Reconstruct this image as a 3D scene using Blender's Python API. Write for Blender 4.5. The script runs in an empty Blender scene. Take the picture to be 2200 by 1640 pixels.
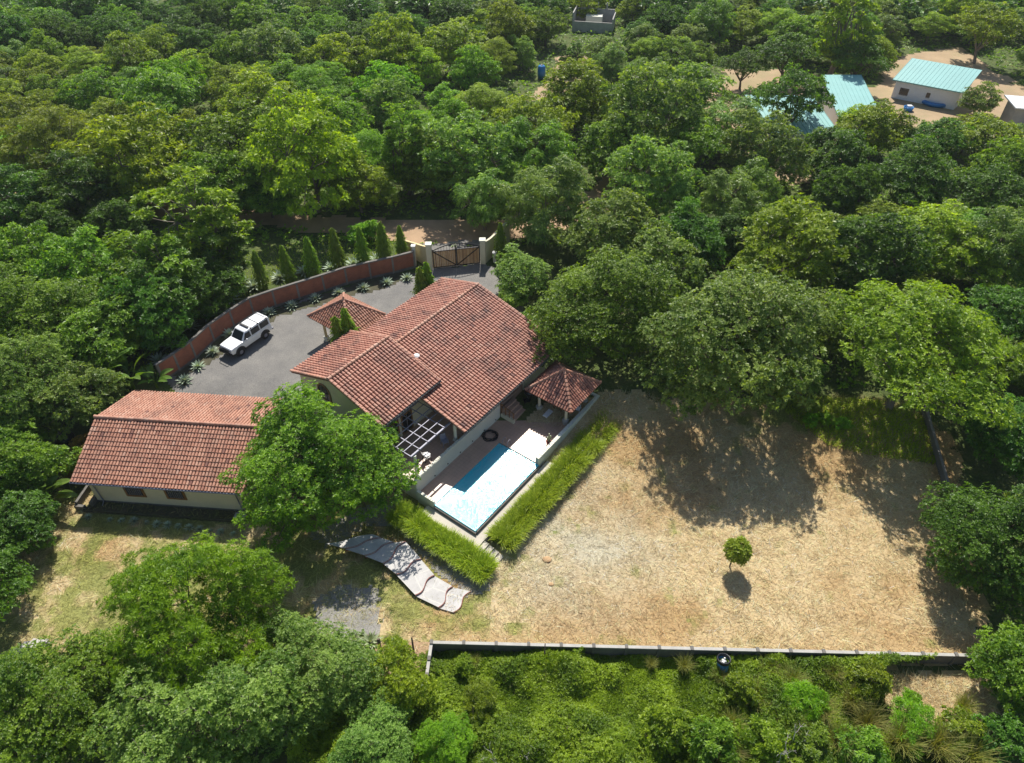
import bpy, math, random
import numpy as np
from mathutils import Matrix, Vector
SC = bpy.context.scene
COL = SC.collection
R = math.radians
# ------------------------------------------------------------------ camera, sky, sun, exposure
CAM_H, CAM_PITCH, CAM_F = 43.0, R(42), 1522.0
cd = bpy.data.cameras.new("camera"); cam = bpy.data.objects.new("camera", cd); COL.objects.link(cam)
cam.location = (0, 0, CAM_H); cam.rotation_euler = (math.pi/2 - CAM_PITCH, 0, 0)
cd.sensor_width = 36.0; cd.lens = 36.0*CAM_F/2200.0; cd.clip_start = 0.5; cd.clip_end = 3000
SC.camera = cam
SUN_EL, SUN_AZ = R(51), R(0)          # azimuth measured from +Y towards +X
w = bpy.data.worlds.new("World"); SC.world = w; w.use_nodes = True
nt = w.node_tree; bg = nt.nodes["Background"]
sky = nt.nodes.new("ShaderNodeTexSky"); sky.sky_type = 'NISHITA'; sky.sun_disc = False
sky.sun_elevation = SUN_EL; sky.sun_rotation = SUN_AZ; sky.air_density = 1.0; sky.dust_density = 1.0; sky.ozone_density = 1.0
nt.links.new(sky.outputs[0], bg.inputs[0]); bg.inputs[1].default_value = 0.088
sl = bpy.data.lights.new("sun", 'SUN'); sl.energy = 4.8; sl.angle = R(0.5); sl.color = (1.0, 0.95, 0.87)
so = bpy.data.objects.new("sun", sl); COL.objects.link(so)
sd = Vector((math.sin(SUN_AZ)*math.cos(SUN_EL), math.cos(SUN_AZ)*math.cos(SUN_EL), math.sin(SUN_EL)))
so.rotation_euler = sd.to_track_quat('Z', 'Y').to_euler(); so.location = (0, 120, 150)
SC.view_settings.view_transform = 'Standard'; SC.view_settings.look = 'None'
SC.view_settings.exposure = 0.50; SC.view_settings.gamma = 1.0
try:
    c_ = SC.cycles; c_.max_bounces = 8; c_.diffuse_bounces = 3; c_.glossy_bounces = 3; c_.transmission_bounces = 4
    c_.transparent_max_bounces = 6; c_.caustics_reflective = False; c_.caustics_refractive = False
except Exception: pass

# ------------------------------------------------------------------ numeric helpers
CP, SP = math.cos(CAM_PITCH), math.sin(CAM_PITCH)
def vnoise(x, y, s, seed=0):
    x = np.asarray(x, float)/s; y = np.asarray(y, float)/s
    xi = np.floor(x).astype(np.int64); yi = np.floor(y).astype(np.int64); fx = x-xi; fy = y-yi
    fx = fx*fx*(3-2*fx); fy = fy*fy*(3-2*fy)
    def h(a, b):
        n = (a*374761393 + b*668265263 + seed*2147483647) & 0xffffffff
        n = ((n ^ (n >> 13))*1274126177) & 0xffffffff
        return ((n ^ (n >> 16)) & 0xffff)/65535.0
    return (h(xi, yi)*(1-fx)+h(xi+1, yi)*fx)*(1-fy)+(h(xi, yi+1)*(1-fx)+h(xi+1, yi+1)*fx)*fy
def fbm(x, y, s, seed=0, o=3):
    v = 0; a = .5; t = 0
    for k in range(o): v = v+a*vnoise(x, y, s/2**k, seed+k*17); t += a; a *= .55
    return v/t
def zg(x, y):
    t = np.clip((np.asarray(y, float)-35)/13, 0, 1)
    return -0.9+1.5*t*t*(3-2*t)
def G(px, py, z=None, dz=0.0):
    """the world point where the ray through a spot of the 2200x1640 photograph meets height z (or the terrain plus dz)"""
    x = (px-1100)/CAM_F; y = (820-py)/CAM_F
    r = np.array([x, CP+y*SP, -SP+y*CP])
    if z is not None: return np.array([0, 0, CAM_H])+r*((z-CAM_H)/r[2])
    zz = 0.0
    for _ in range(12):
        p = np.array([0, 0, CAM_H])+r*((zz-CAM_H)/r[2]); zz = float(zg(p[0], p[1]))+dz
    return p
def PX(p):
    d = np.asarray(p, float)-[0, 0, CAM_H]; z = d[1]*CP-d[2]*SP; y = d[1]*SP+d[2]*CP
    return 1100+CAM_F*d[0]/z, 820-CAM_F*y/z, z
def nrm(a): return a/np.maximum(np.linalg.norm(a, axis=-1, keepdims=True), 1e-9)
def inpoly(x, y, poly):
    x = np.asarray(x, float); y = np.asarray(y, float); c = np.zeros(x.shape, bool); n = len(poly)
    for i in range(n):
        x0, y0 = poly[i][:2]; x1, y1 = poly[(i+1) % n][:2]
        if y0 == y1: continue
        k = ((y0 > y) != (y1 > y)) & (x < (x1-x0)*(y-y0)/(y1-y0)+x0); c ^= k
    return c

# ------------------------------------------------------------------ mesh builder
class MB:
    def __init__(s): s.v = []; s.f = []; s.t = []; s.n = 0; s.c = []
    def add(s, v, f, t=0.5, c=None):
        v = np.asarray(v, np.float32).reshape(-1, 3); f = np.asarray(f, np.int64)
        s.v.append(v); s.f.append(f+s.n); s.n += len(v)
        s.t.append(np.broadcast_to(np.asarray(t, np.float32), (len(f),)))
        s.c.append(None if c is None else np.broadcast_to(np.asarray(c, np.float32), (len(f), 3)))
        return s
    def box(s, lo, hi, t=.5, M=None):
        x0, y0, z0 = lo; x1, y1, z1 = hi
        v = np.array([[x0,y0,z0],[x1,y0,z0],[x1,y1,z0],[x0,y1,z0],[x0,y0,z1],[x1,y0,z1],[x1,y1,z1],[x0,y1,z1]], float)
        if M is not None: v = v@np.array(M.to_3x3()).T+np.array(M.translation)
        return s.add(v, [[0,3,2,1],[4,5,6,7],[0,1,5,4],[1,2,6,5],[2,3,7,6],[3,0,4,7]], t)
    def hexa(s, v8, t=.5):
        return s.add(v8, [[0,3,2,1],[4,5,6,7],[0,1,5,4],[1,2,6,5],[2,3,7,6],[3,0,4,7]], t)
    def bar(s, a, b, wd, ht=None, t=.5, up=(0, 0, 1)):
        a = np.array(a, float); b = np.array(b, float); ht = ht or wd; d = nrm(b-a)
        sx = np.cross(d, up); sx = nrm(sx if np.linalg.norm(sx) > 1e-5 else np.cross(d, (1, 0, 0))); uz = np.cross(sx, d)
        v = [p+sx*i*wd/2+uz*j*ht/2 for p in (a, b) for i, j in ((-1,-1),(1,-1),(1,1),(-1,1))]
        return s.hexa(v, t)
    def tube(s, pts, rad, n=8, t=.5, cap=True):
        pts = np.array(pts, float); m = len(pts); rad = np.broadcast_to(np.asarray(rad, float), (m,))
        d = np.gradient(pts, axis=0); d = nrm(d); ref = np.array([.31, .17, .93])
        if abs(np.dot(d[0], ref)) > .95: ref = np.array([1, 0, 0.])
        a = nrm(np.cross(d, ref)); b = np.cross(d, a); an = np.arange(n)*2*math.pi/n
        v = pts[:, None]+rad[:, None, None]*(np.cos(an)[None, :, None]*a[:, None]+np.sin(an)[None, :, None]*b[:, None])
        i = np.arange(m-1)[:, None]*n; j = np.arange(n)[None]; k = (j+1) % n
        f = np.stack([i+j, i+k, i+n+k, i+n+j], -1).reshape(-1, 4)
        o = s.n; s.add(v.reshape(-1, 3), f, t)
        if cap:
            for e in (0, (m-1)*n):
                c = v.reshape(-1, 3)[e:e+n]; cc = c.mean(0)
                s.add(np.vstack([c, cc]), [[q, (q+1) % n, n, n] for q in range(n)], t)
        return s
    def prism(s, poly, z0, z1, t=.5):
        """vertical prism over a plan polygon (convex or star-shaped)"""
        p = np.array(poly, float); n = len(p); c = p.mean(0)
        v = np.vstack([np.c_[p, np.full(n, z0)], np.c_[p, np.full(n, z1)], [[c[0], c[1], z0], [c[0], c[1], z1]]])
        f = []
        for i in range(n):
            j = (i+1) % n; f += [[i, j, n+j, n+i], [n+i, n+j, 2*n+1, 2*n+1], [j, i, 2*n, 2*n]]
        return s.add(v, f, t)
    def lathe(s, prof, c=(0, 0, 0), n=20, t=.5):
        prof = np.array(prof, float); m = len(prof); an = np.arange(n)*2*math.pi/n
        v = np.stack([prof[:, 0][:, None]*np.cos(an), prof[:, 0][:, None]*np.sin(an), np.repeat(prof[:, 1][:, None], n, 1)], -1)+np.array(c, float)
        i = np.arange(m-1)[:, None]*n; j = np.arange(n)[None]; k = (j+1) % n
        return s.add(v.reshape(-1, 3), np.stack([i+j, i+k, i+n+k, i+n+j], -1).reshape(-1, 4), t)
    def mesh(s, name, M=None, smooth=False):
        v = np.vstack(s.v).astype(np.float64)
        if M is not None:
            A = np.array(M); v = v@A[:3, :3].T+A[:3, 3]
        me = bpy.data.meshes.new(name)
        tot = []; idx = []; tint = []; cols = []; hc = any(c is not None for c in s.c)
        for f, t, c in zip(s.f, s.t, s.c):
            if f.shape[1] == 4:
                tri = f[:, 2] == f[:, 3]
                order = np.argsort(tri, kind='stable'); f = f[order]; t = np.asarray(t)[order]; tri = tri[order]
                if c is not None: c = np.asarray(c)[order]
                q = f[~tri]; r = f[tri][:, :3]
                idx += [q.ravel(), r.ravel()]; tot += [np.full(len(q), 4), np.full(len(r), 3)]
            else:
                idx.append(f.ravel()); tot.append(np.full(len(f), f.shape[1]))
            tint.append(t)
            if hc: cols.append(np.full((len(f), 3), .5, np.float32) if c is None else c)
        idx = np.concatenate(idx); tot = np.concatenate(tot); tint = np.concatenate(tint)
        me.vertices.add(len(v)); me.vertices.foreach_set("co", v.astype(np.float32).ravel())
        me.loops.add(len(idx)); me.loops.foreach_set("vertex_index", idx.astype(np.int32))
        me.polygons.add(len(tot)); st = np.r_[0, np.cumsum(tot)[:-1]]
        me.polygons.foreach_set("loop_start", st.astype(np.int32))
        try: me.polygons.foreach_set("loop_total", tot.astype(np.int32))
        except Exception: pass
        at = me.attributes.new("tint", 'FLOAT', 'FACE'); at.data.foreach_set("value", tint.astype(np.float32))
        if hc:
            c = np.vstack(cols); a = me.attributes.new("col", 'FLOAT_COLOR', 'FACE')
            a.data.foreach_set("color", np.c_[c, np.ones(len(c))].astype(np.float32).ravel())
        me.polygons.foreach_set("use_smooth", np.full(len(tot), smooth, bool))
        me.update(calc_edges=True); me.validate(verbose=False)
        return me

WM = {}                                     # world matrices of the things' empties
def props(o, label=None, cat=None, group=None, kind=None):
    for k, v in (('label', label), ('category', cat), ('group', group), ('kind', kind)):
        if v: o[k] = v
    return o
def thing(name, label, cat, loc, rz=0.0, group=None, scale=1.0):
    o = bpy.data.objects.new(name, None); COL.objects.link(o); o.empty_display_size = .3
    o.location = [float(q) for q in loc]; o.rotation_euler = (0, 0, rz); o.scale = (scale,)*3
    WM[o] = Matrix.LocRotScale(Vector([float(q) for q in loc]), Matrix.Rotation(rz, 3, 'Z'), Vector((scale,)*3))
    return props(o, label, cat, group)
def obj(name, mb, m, parent=None, M=None, smooth=False, label=None, at=None):
    """link a builder as one mesh object. Its coordinates are world ones (or M's); a parent makes them local to the parent."""
    A = M or Matrix.Identity(4)
    if parent is not None: A = WM[parent].inverted() @ A
    elif at is not None: A = Matrix.Translation(-Vector([float(q) for q in at])) @ A
    o = bpy.data.objects.new(name, mb.mesh(name, A, smooth)); COL.objects.link(o); o.data.materials.append(m)
    if parent is not None: o.parent = parent; WM[o] = WM[parent].copy()
    elif at is not None: o.location = [float(q) for q in at]
    if label: o['label'] = label
    return o
def solo(name, mb, m, label, cat, at, group=None, smooth=False, M=None):
    return props(obj(name, mb, m, at=at, smooth=smooth, M=M), label, cat, group)
def copytree(o, loc=None, rz=None, label=None, group=None, scale=None):
    c = o.copy(); COL.objects.link(c)
    if loc is not None: c.location = [float(q) for q in loc]
    if rz is not None: c.rotation_euler = (0, 0, rz)
    if scale is not None: c.scale = (scale,)*3
    if label: c['label'] = label
    if group: c['group'] = group
    for ch in list(o.children):
        d = ch.copy(); COL.objects.link(d); d.parent = c
        for g in list(ch.children):
            e = g.copy(); COL.objects.link(e); e.parent = d
    return c

# ------------------------------------------------------------------ materials
def newmat(name):
    m = bpy.data.materials.new(name); m.use_nodes = True; t = m.node_tree
    return m, t, t.nodes["Principled BSDF"], t.nodes["Material Output"]
def nd(t, typ, **kw):
    n = t.nodes.new(typ)
    for k, v in kw.items():
        if k.startswith('i_'): n.inputs[k[2:].replace('_', ' ')].default_value = v
        else: setattr(n, k, v)
    return n
def c4(c): return (c[0], c[1], c[2], 1.0)
def mixc(t, fac, a, b, mode='MIX'):
    n = t.nodes.new('ShaderNodeMix'); n.data_type = 'RGBA'; n.blend_type = mode
    for s, v in ((0, fac), (6, a), (7, b)):
        if isinstance(v, (float, int)): n.inputs[s].default_value = v
        elif isinstance(v, tuple): n.inputs[s].default_value = c4(v)
        else: t.links.new(v, n.inputs[s])
    return n.outputs[2]
def noise(t, scale, detail=4, rough=.6, coord=None):
    n = nd(t, 'ShaderNodeTexNoise'); n.inputs['Scale'].default_value = scale; n.inputs['Detail'].default_value = detail; n.inputs['Roughness'].default_value = rough
    if coord is None: coord = nd(t, 'ShaderNodeNewGeometry').outputs['Position']
    t.links.new(coord, n.inputs['Vector']); return n.outputs[0]
def ramp(t, fac, stops):
    n = nd(t, 'ShaderNodeValToRGB'); e = n.color_ramp.elements
    while len(e) < len(stops): e.new(.5)
    for q, (p, c) in zip(e, stops): q.position = p; q.color = c4(c)
    t.links.new(fac, n.inputs[0]); return n.outputs[0]
def bump(t, b, h, strength=.4, dist=.03):
    n = nd(t, 'ShaderNodeBump'); n.inputs['Strength'].default_value = strength; n.inputs['Distance'].default_value = dist
    t.links.new(h, n.inputs['Height']); t.links.new(n.outputs[0], b.inputs['Normal'])
def plain(name, c, rough=.7, metal=0.0, var=.25, scale=1.5, spec=.4, bmp=0.0, fine=12.0, dirt=None):
    m, t, b, o = newmat(name)
    n1 = noise(t, scale, 5); n2 = noise(t, fine, 4)
    lo = tuple(q*(1-var) for q in c); hi = tuple(min(1, q*(1+var*.7)) for q in c)
    col = ramp(t, n1, [(.3, lo), (.7, hi)])
    if dirt: col = mixc(t, ramp(t, noise(t, scale*.6, 6, .7), [(.5, (0, 0, 0)), (.68, (1, 1, 1))]), col, dirt)
    col = mixc(t, .35, col, ramp(t, n2, [(.25, tuple(q*.75 for q in c)), (.75, tuple(min(1, q*1.2) for q in c))]))
    t.links.new(col, b.inputs['Base Color']); b.inputs['Roughness'].default_value = rough; b.inputs['Metallic'].default_value = metal
    b.inputs['Specular IOR Level'].default_value = spec
    if bmp: bump(t, b, n2, .6, bmp)
    return m
def leafmat(name, c1, c2, trans=.47, rough=.42, spec=.4, tr=(1.45, 1.4, .4)):
    """leaves: colour varies leaf by leaf (tint) and tree by tree (object random)"""
    m, t, b, o = newmat(name)
    a = nd(t, 'ShaderNodeAttribute', attribute_name='tint'); oi = nd(t, 'ShaderNodeObjectInfo')
    col = mixc(t, a.outputs['Fac'], c1, c2)
    hs = nd(t, 'ShaderNodeHueSaturation'); t.links.new(col, hs.inputs['Color'])
    mr = nd(t, 'ShaderNodeMapRange'); t.links.new(oi.outputs['Random'], mr.inputs[0]); mr.inputs[3].default_value = .482; mr.inputs[4].default_value = .505
    t.links.new(mr.outputs[0], hs.inputs['Hue'])
    mv = nd(t, 'ShaderNodeMapRange'); t.links.new(oi.outputs['Random'], mv.inputs[0]); mv.inputs[3].default_value = .85; mv.inputs[4].default_value = 1.2
    t.links.new(mv.outputs[0], hs.inputs['Value'])
    t.links.new(hs.outputs[0], b.inputs['Base Color']); b.inputs['Roughness'].default_value = rough; b.inputs['Specular IOR Level'].default_value = spec
    tl = nd(t, 'ShaderNodeBsdfTranslucent'); t.links.new(mixc(t, 1.0, hs.outputs[0], tr, 'MULTIPLY'), tl.inputs[0])
    mx = nd(t, 'ShaderNodeMixShader'); mx.inputs[0].default_value = trans
    t.links.new(b.outputs[0], mx.inputs[1]); t.links.new(tl.outputs[0], mx.inputs[2]); t.links.new(mx.outputs[0], o.inputs[0])
    return m
def colmat(name, rough=.9, fine=9.0, spec=.2, trans=0.0, bmp=0.0, amt=.5):
    m, t, b, o = newmat(name)
    a = nd(t, 'ShaderNodeAttribute', attribute_name='col'); n2 = noise(t, fine, 5, .7)
    f = ramp(t, n2, [(.25, (.55, .55, .55)), (.75, (1.35, 1.35, 1.35))])
    col = mixc(t, amt, a.outputs['Color'], mixc(t, 1.0, a.outputs['Color'], f, 'MULTIPLY'))
    t.links.new(col, b.inputs['Base Color']); b.inputs['Roughness'].default_value = rough; b.inputs['Specular IOR Level'].default_value = spec
    if bmp: bump(t, b, n2, .7, bmp)
    if trans:
        tl = nd(t, 'ShaderNodeBsdfTranslucent'); t.links.new(col, tl.inputs[0]); mx = nd(t, 'ShaderNodeMixShader'); mx.inputs[0].default_value = trans
        t.links.new(b.outputs[0], mx.inputs[1]); t.links.new(tl.outputs[0], mx.inputs[2]); t.links.new(mx.outputs[0], o.inputs[0])
    return m
def tilemat(name, stops, dirt=.5):
    m, t, b, o = newmat(name)
    a = nd(t, 'ShaderNodeAttribute', attribute_name='tint')
    col = ramp(t, a.outputs['Fac'], stops)
    st = ramp(t, noise(t, .55, 6, .7), [(.47, (0, 0, 0)), (.66, (dirt, dirt, dirt))])
    col = mixc(t, st, col, (.055, .032, .032))
    col = mixc(t, .5, col, mixc(t, 1.0, col, ramp(t, noise(t, 14, 4), [(.3, (.6, .6, .6)), (.7, (1.25, 1.25, 1.25))]), 'MULTIPLY'))
    t.links.new(col, b.inputs['Base Color']); b.inputs['Roughness'].default_value = .62; b.inputs['Specular IOR Level'].default_value = .45
    return m
M = {}
M['tile'] = tilemat('terracotta_barrel_tile', [(0, (.05, .028, .028)), (.12, (.22, .09, .065)), (.35, (.37, .15, .10)), (.68, (.44, .20, .135)), (1, (.50, .28, .20))], .6)
M['tile_new'] = tilemat('terracotta_tile_cleaner', [(0, (.05, .028, .028)), (.12, (.24, .10, .07)), (.35, (.40, .175, .11)), (.7, (.47, .235, .155)), (1, (.51, .31, .225))], .4)
M['wall'] = plain('cream_render', (.66, .60, .44), .85, var=.12, scale=.5, dirt=None)
M['white_wall'] = plain('pale_render', (.70, .69, .58), .8, var=.1, scale=.6)
M['yellow'] = plain('ochre_render', (.68, .54, .30), .85, var=.12, scale=.5)
M['conc'] = plain('concrete', (.42, .405, .37), .9, var=.25, scale=1.2, bmp=.01)
M['conc_dark'] = plain('weathered_concrete', (.16, .15, .135), .9, var=.4, scale=1.0, bmp=.01)
M['walk'] = plain('walkway_concrete', (.47, .43, .36), .75, var=.15, scale=.7)
M['wood'] = plain('varnished_wood', (.24, .12, .045), .5, var=.35, scale=2)
M['dark'] = plain('dark_opening', (.012, .012, .014), .3, var=.2)
M['glass'] = plain('dark_glass', (.02, .025, .03), .08, var=.1, spec=.6)
M['iron'] = plain('dark_iron', (.03, .028, .03), .45, metal=.6, var=.3)
M['steel'] = plain('galvanised_steel', (.27, .265, .32), .55, metal=.1, var=.1)
M['white'] = plain('white_plastic', (.80, .80, .80), .4, var=.05)
M['paint'] = plain('white_car_paint', (.80, .81, .82), .25, var=.03, spec=.6)
M['rubber'] = plain('black_rubber', (.018, .018, .02), .6, var=.3)
M['black'] = plain('black_plastic', (.012, .013, .016), .35, var=.2)
M['blue'] = plain('blue_plastic', (.03, .20, .50), .35, var=.15)
M['teal'] = plain('teal_roof_paint', (.20, .43, .41), .55, var=.1, scale=.3, spec=.5)
M['bark'] = plain('grey_bark', (.20, .165, .13), .9, var=.35, scale=3)
M['barkd'] = plain('brown_bark', (.115, .09, .068), .9, var=.4, scale=3)
M['dead'] = plain('bleached_wood', (.50, .47, .43), .9, var=.2, scale=3)
M['log'] = plain('weathered_log', (.13, .10, .075), .9, var=.4, scale=3)
M['stone'] = plain('sandstone', (.46, .30, .16), .9, var=.3, scale=2.5, bmp=.03)
M['gravel'] = None

def brickmat(name, c1, c2, mortar, scale, coord_mat=None):
    m, t, b, o = newmat(name)
    tc = nd(t, 'ShaderNodeTexCoord')
    br = nd(t, 'ShaderNodeTexBrick'); br.inputs['Scale'].default_value = scale
    br.inputs['Color1'].default_value = c4(c1); br.inputs['Color2'].default_value = c4(c2); br.inputs['Mortar'].default_value = c4(mortar)
    br.inputs['Mortar Size'].default_value = .018; br.inputs['Brick Width'].default_value = .5; br.inputs['Row Height'].default_value = .25
    t.links.new(tc.outputs['Object'], br.inputs['Vector'])
    col = mixc(t, .45, br.outputs[0], ramp(t, noise(t, 1.2, 6, .7), [(.3, tuple(q*.45 for q in c1)), (.7, c2)]))
    t.links.new(col, b.inputs['Base Color']); b.inputs['Roughness'].default_value = .9
    return m
M['brick'] = brickmat('clay_brick', (.26, .085, .05), (.34, .12, .07), (.20, .15, .125), 2.2)
M['riser'] = plain('red_brick_riser', (.27, .085, .06), .85, var=.35, scale=4)
def paver():
    m, t, b, o = newmat('terracotta_floor_tile')
    tc = nd(t, 'ShaderNodeTexCoord'); br = nd(t, 'ShaderNodeTexBrick'); br.inputs['Scale'].default_value = 1.6; br.offset = 0.0
    br.inputs['Color1'].default_value = (.52, .335, .245, 1); br.inputs['Color2'].default_value = (.46, .30, .22, 1); br.inputs['Mortar'].default_value = (.20, .14, .11, 1)
    br.inputs['Mortar Size'].default_value = .012; br.inputs['Brick Width'].default_value = .5; br.inputs['Row Height'].default_value = .5
    t.links.new(tc.outputs['Object'], br.inputs['Vector'])
    col = mixc(t, .5, br.outputs[0], ramp(t, noise(t, .8, 6, .7), [(.3, (.40, .27, .20)), (.7, (.56, .37, .27))]))
    t.links.new(col, b.inputs['Base Color']); b.inputs['Roughness'].default_value = .38; b.inputs['Specular IOR Level'].default_value = .5
    bump(t, b, noise(t, 9, 3), .12, .01)
    return m
M['paver'] = paver()
def gravelmat(name, c, k=1.0):
    m, t, b, o = newmat(name)
    n1 = noise(t, 11, 5, .85); n2 = noise(t, .45, 8, .7); n3 = noise(t, 60, 2)
    col = ramp(t, n1, [(.28, tuple(q*.45 for q in c)), (.5, c), (.75, tuple(q*1.55 for q in c))])
    col = mixc(t, .7, col, mixc(t, 1.0, col, ramp(t, n2, [(.32, (.62, .62, .64)), (.68, (1.25, 1.22, 1.17))]), 'MULTIPLY'))
    t.links.new(col, b.inputs['Base Color']); b.inputs['Roughness'].default_value = .9
    bump(t, b, n1, .9, .05); return m
M['gravel'] = gravelmat('grey_gravel', (.19, .184, .172)); M['gravel_pale'] = gravelmat('pale_gravel', (.27, .26, .24))
def watermat():
    m, t, b, o = newmat('pool_water')
    lw = nd(t, 'ShaderNodeFresnel'); lw.inputs[0].default_value = 1.33
    g = nd(t, 'ShaderNodeBsdfGlossy'); g.inputs['Roughness'].default_value = .145; g.inputs[0].default_value = (1, 1, 1, 1)
    tr = nd(t, 'ShaderNodeBsdfTransparent'); tr.inputs[0].default_value = (.50, .93, .97, 1)
    n = noise(t, 4.6, 3, .65); bp = nd(t, 'ShaderNodeBump'); bp.inputs['Strength'].default_value = 1.0; bp.inputs['Distance'].default_value = .056
    t.links.new(n, bp.inputs['Height']); t.links.new(bp.outputs[0], g.inputs['Normal'])
    df = nd(t, 'ShaderNodeBsdfDiffuse'); df.inputs[0].default_value = (.03, .52, .66, 1)
    m0 = nd(t, 'ShaderNodeMixShader'); m0.inputs[0].default_value = .25; t.links.new(df.outputs[0], m0.inputs[1]); t.links.new(tr.outputs[0], m0.inputs[2])
    mx = nd(t, 'ShaderNodeMixShader'); t.links.new(lw.outputs[0], mx.inputs[0]); t.links.new(m0.outputs[0], mx.inputs[1]); t.links.new(g.outputs[0], mx.inputs[2])
    t.links.new(mx.outputs[0], o.inputs[0]); return m
M['water'] = watermat()
M['pool'] = plain('teal_pool_tile', (.10, .60, .70), .4, var=.12, scale=2)
def plankmat():
    m, t, b, o = newmat('gate_planks')
    a = nd(t, 'ShaderNodeAttribute', attribute_name='tint')
    col = ramp(t, a.outputs['Fac'], [(0, (.30, .16, .07)), (.5, (.48, .28, .125)), (1, (.58, .38, .20))])
    col = mixc(t, .4, col, mixc(t, 1.0, col, ramp(t, noise(t, 6, 5), [(.3, (.6, .6, .6)), (.7, (1.3, 1.3, 1.3))]), 'MULTIPLY'))
    t.links.new(col, b.inputs['Base Color']); b.inputs['Roughness'].default_value = .6; return m
M['plank'] = plankmat()
M['col'] = colmat('dry_lawn', fine=7.0, bmp=.04, amt=.75)
M['straw'] = colmat('grass_blades', rough=.6, fine=3.0, trans=.25, amt=.2)
M['dirt'] = plain('dirt', (.40, .27, .165), .95, var=.25, scale=.5, bmp=.03, dirt=(.26, .18, .11))
M['reddirt'] = plain('reddish_dirt', (.38, .275, .165), .95, var=.25, scale=.25, bmp=.03, dirt=(.24, .24, .11))
def groundmat():
    m, t, b, o = newmat('forest_floor')
    col = ramp(t, noise(t, .5, 8, .7), [(.3, (.035, .05, .012)), (.5, (.075, .11, .02)), (.62, (.11, .12, .035)), (.75, (.19, .15, .08))])
    col = mixc(t, .5, col, mixc(t, 1.0, col, ramp(t, noise(t, 6, 5), [(.3, (.4, .4, .4)), (.7, (1.5, 1.5, 1.5))]), 'MULTIPLY'))
    t.links.new(col, b.inputs['Base Color']); b.inputs['Roughness'].default_value = 1.0
    bump(t, b, noise(t, 4, 5), .8, .2); return m
M['ground'] = groundmat()
LK = {'Y': ('yellow_green', (.11, .21, .006), (.41, .56, .032)), 'G': ('mid_green', (.05, .145, .008), (.28, .46, .036)),
      'D': ('dark_green', (.026, .09, .008), (.155, .31, .03)), 'S': ('silvery_green', (.065, .16, .016), (.33, .48, .10)),
      'O': ('olive_green', (.08, .155, .006), (.33, .44, .03)), 'F': ('fresh_green', (.08, .22, .005), (.28, .51, .018))}
for k_, (n_, a_, b_) in LK.items(): M['leaf'+k_] = leafmat('leaves_'+n_, a_, b_)
M['agave'] = leafmat('agave_leaf', (.22, .29, .20), (.42, .50, .37), .12, .5)
M['agave_bright'] = leafmat('pale_agave_leaf', (.22, .29, .15), (.40, .46, .28), .12, .5)
M['ashoka'] = leafmat('columnar_leaf', (.06, .14, .010), (.22, .36, .02), .4, .5)
M['paddle'] = leafmat('banana_leaf', (.06, .15, .02), (.16, .27, .05), .4, .4)
M['hedge'] = leafmat('hedge_grass', (.17, .31, .012), (.46, .58, .04), .45, .5)
M['citrus'] = leafmat('citrus_leaf', (.12, .21, .012), (.30, .38, .03), .4, .4)
M['amber'] = leafmat('amber_leaf', (.17, .13, .012), (.32, .22, .025), .35, .5)

# ------------------------------------------------------------------ the ground and its sheets
def sheet(name, polys, m, dz, step=.5, holes=(), jit=.35, colfn=None, kind='structure', seed=1):
    P = np.vstack([np.array([q[:2] for q in p]) for p in polys]); lo = P.min(0)-step; hi = P.max(0)+step
    nx = int((hi[0]-lo[0])/step)+1; ny = int((hi[1]-lo[1])/step)+1
    gx, gy = np.meshgrid(lo[0]+np.arange(nx+1)*step, lo[1]+np.arange(ny+1)*step)
    cx = gx[:-1, :-1]+step/2; cy = gy[:-1, :-1]+step/2
    ex = cx+(fbm(cx, cy, 1.6, seed)-.5)*jit*4; ey = cy+(fbm(cx, cy, 1.6, seed+5)-.5)*jit*4
    k = np.zeros(cx.shape, bool)
    for p in polys: k |= inpoly(ex, ey, p)
    for p in holes: k &= ~inpoly(cx, cy, p)
    id_ = np.arange((nx+1)*(ny+1)).reshape(ny+1, nx+1)
    f = np.stack([id_[:-1, :-1], id_[:-1, 1:], id_[1:, 1:], id_[1:, :-1]], -1)[k]
    v = np.stack([gx, gy, zg(gx, gy)+dz], -1).reshape(-1, 3)
    u, inv = np.unique(f, return_inverse=True)
    mb = MB(); mb.add(v[u], inv.reshape(-1, 4), .5, None if colfn is None else colfn(cx[k], cy[k]))
    o = obj(name, mb, m, smooth=True); o['kind'] = kind; return o
mb = MB()
xs = np.r_[np.linspace(-700, -72, 30), np.arange(-70, 70.1, 1.25), np.linspace(72, 700, 30)]
ys = np.r_[np.linspace(-300, -12, 12), np.arange(-10, 90.1, 1.25), np.linspace(92, 900, 60)]
gx, gy = np.meshgrid(xs, ys); id_ = np.arange(gx.size).reshape(gx.shape)
mb.add(np.stack([gx, gy, zg(gx, gy)-.03], -1), np.stack([id_[:-1, :-1], id_[:-1, 1:], id_[1:, 1:], id_[1:, :-1]], -1).reshape(-1, 4))
obj('ground', mb, M['ground'], smooth=True)['kind'] = 'structure'
def gp(*pts): return [G(a, b) for a, b in pts]
LAWN = gp((925, 1392), (2125, 1432), (2110, 1300), (2060, 1100), (2060, 960), (1950, 860), (1780, 850), (1600, 860), (1440, 860), (1330, 840), (1180, 870), (1000, 1000), (820, 1060), (560, 1070), (300, 1060), (130, 1050), (0, 1180), (-120, 1300), (-140, 1420), (60, 1420), (210, 1480), (420, 1500), (700, 1490), (720, 1370), (830, 1330), (820, 1410), (920, 1440))
LAWN2 = gp((1900, 1452), (2120, 1450), (2150, 1560), (2060, 1600), (1930, 1560), (1890, 1500))
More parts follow.
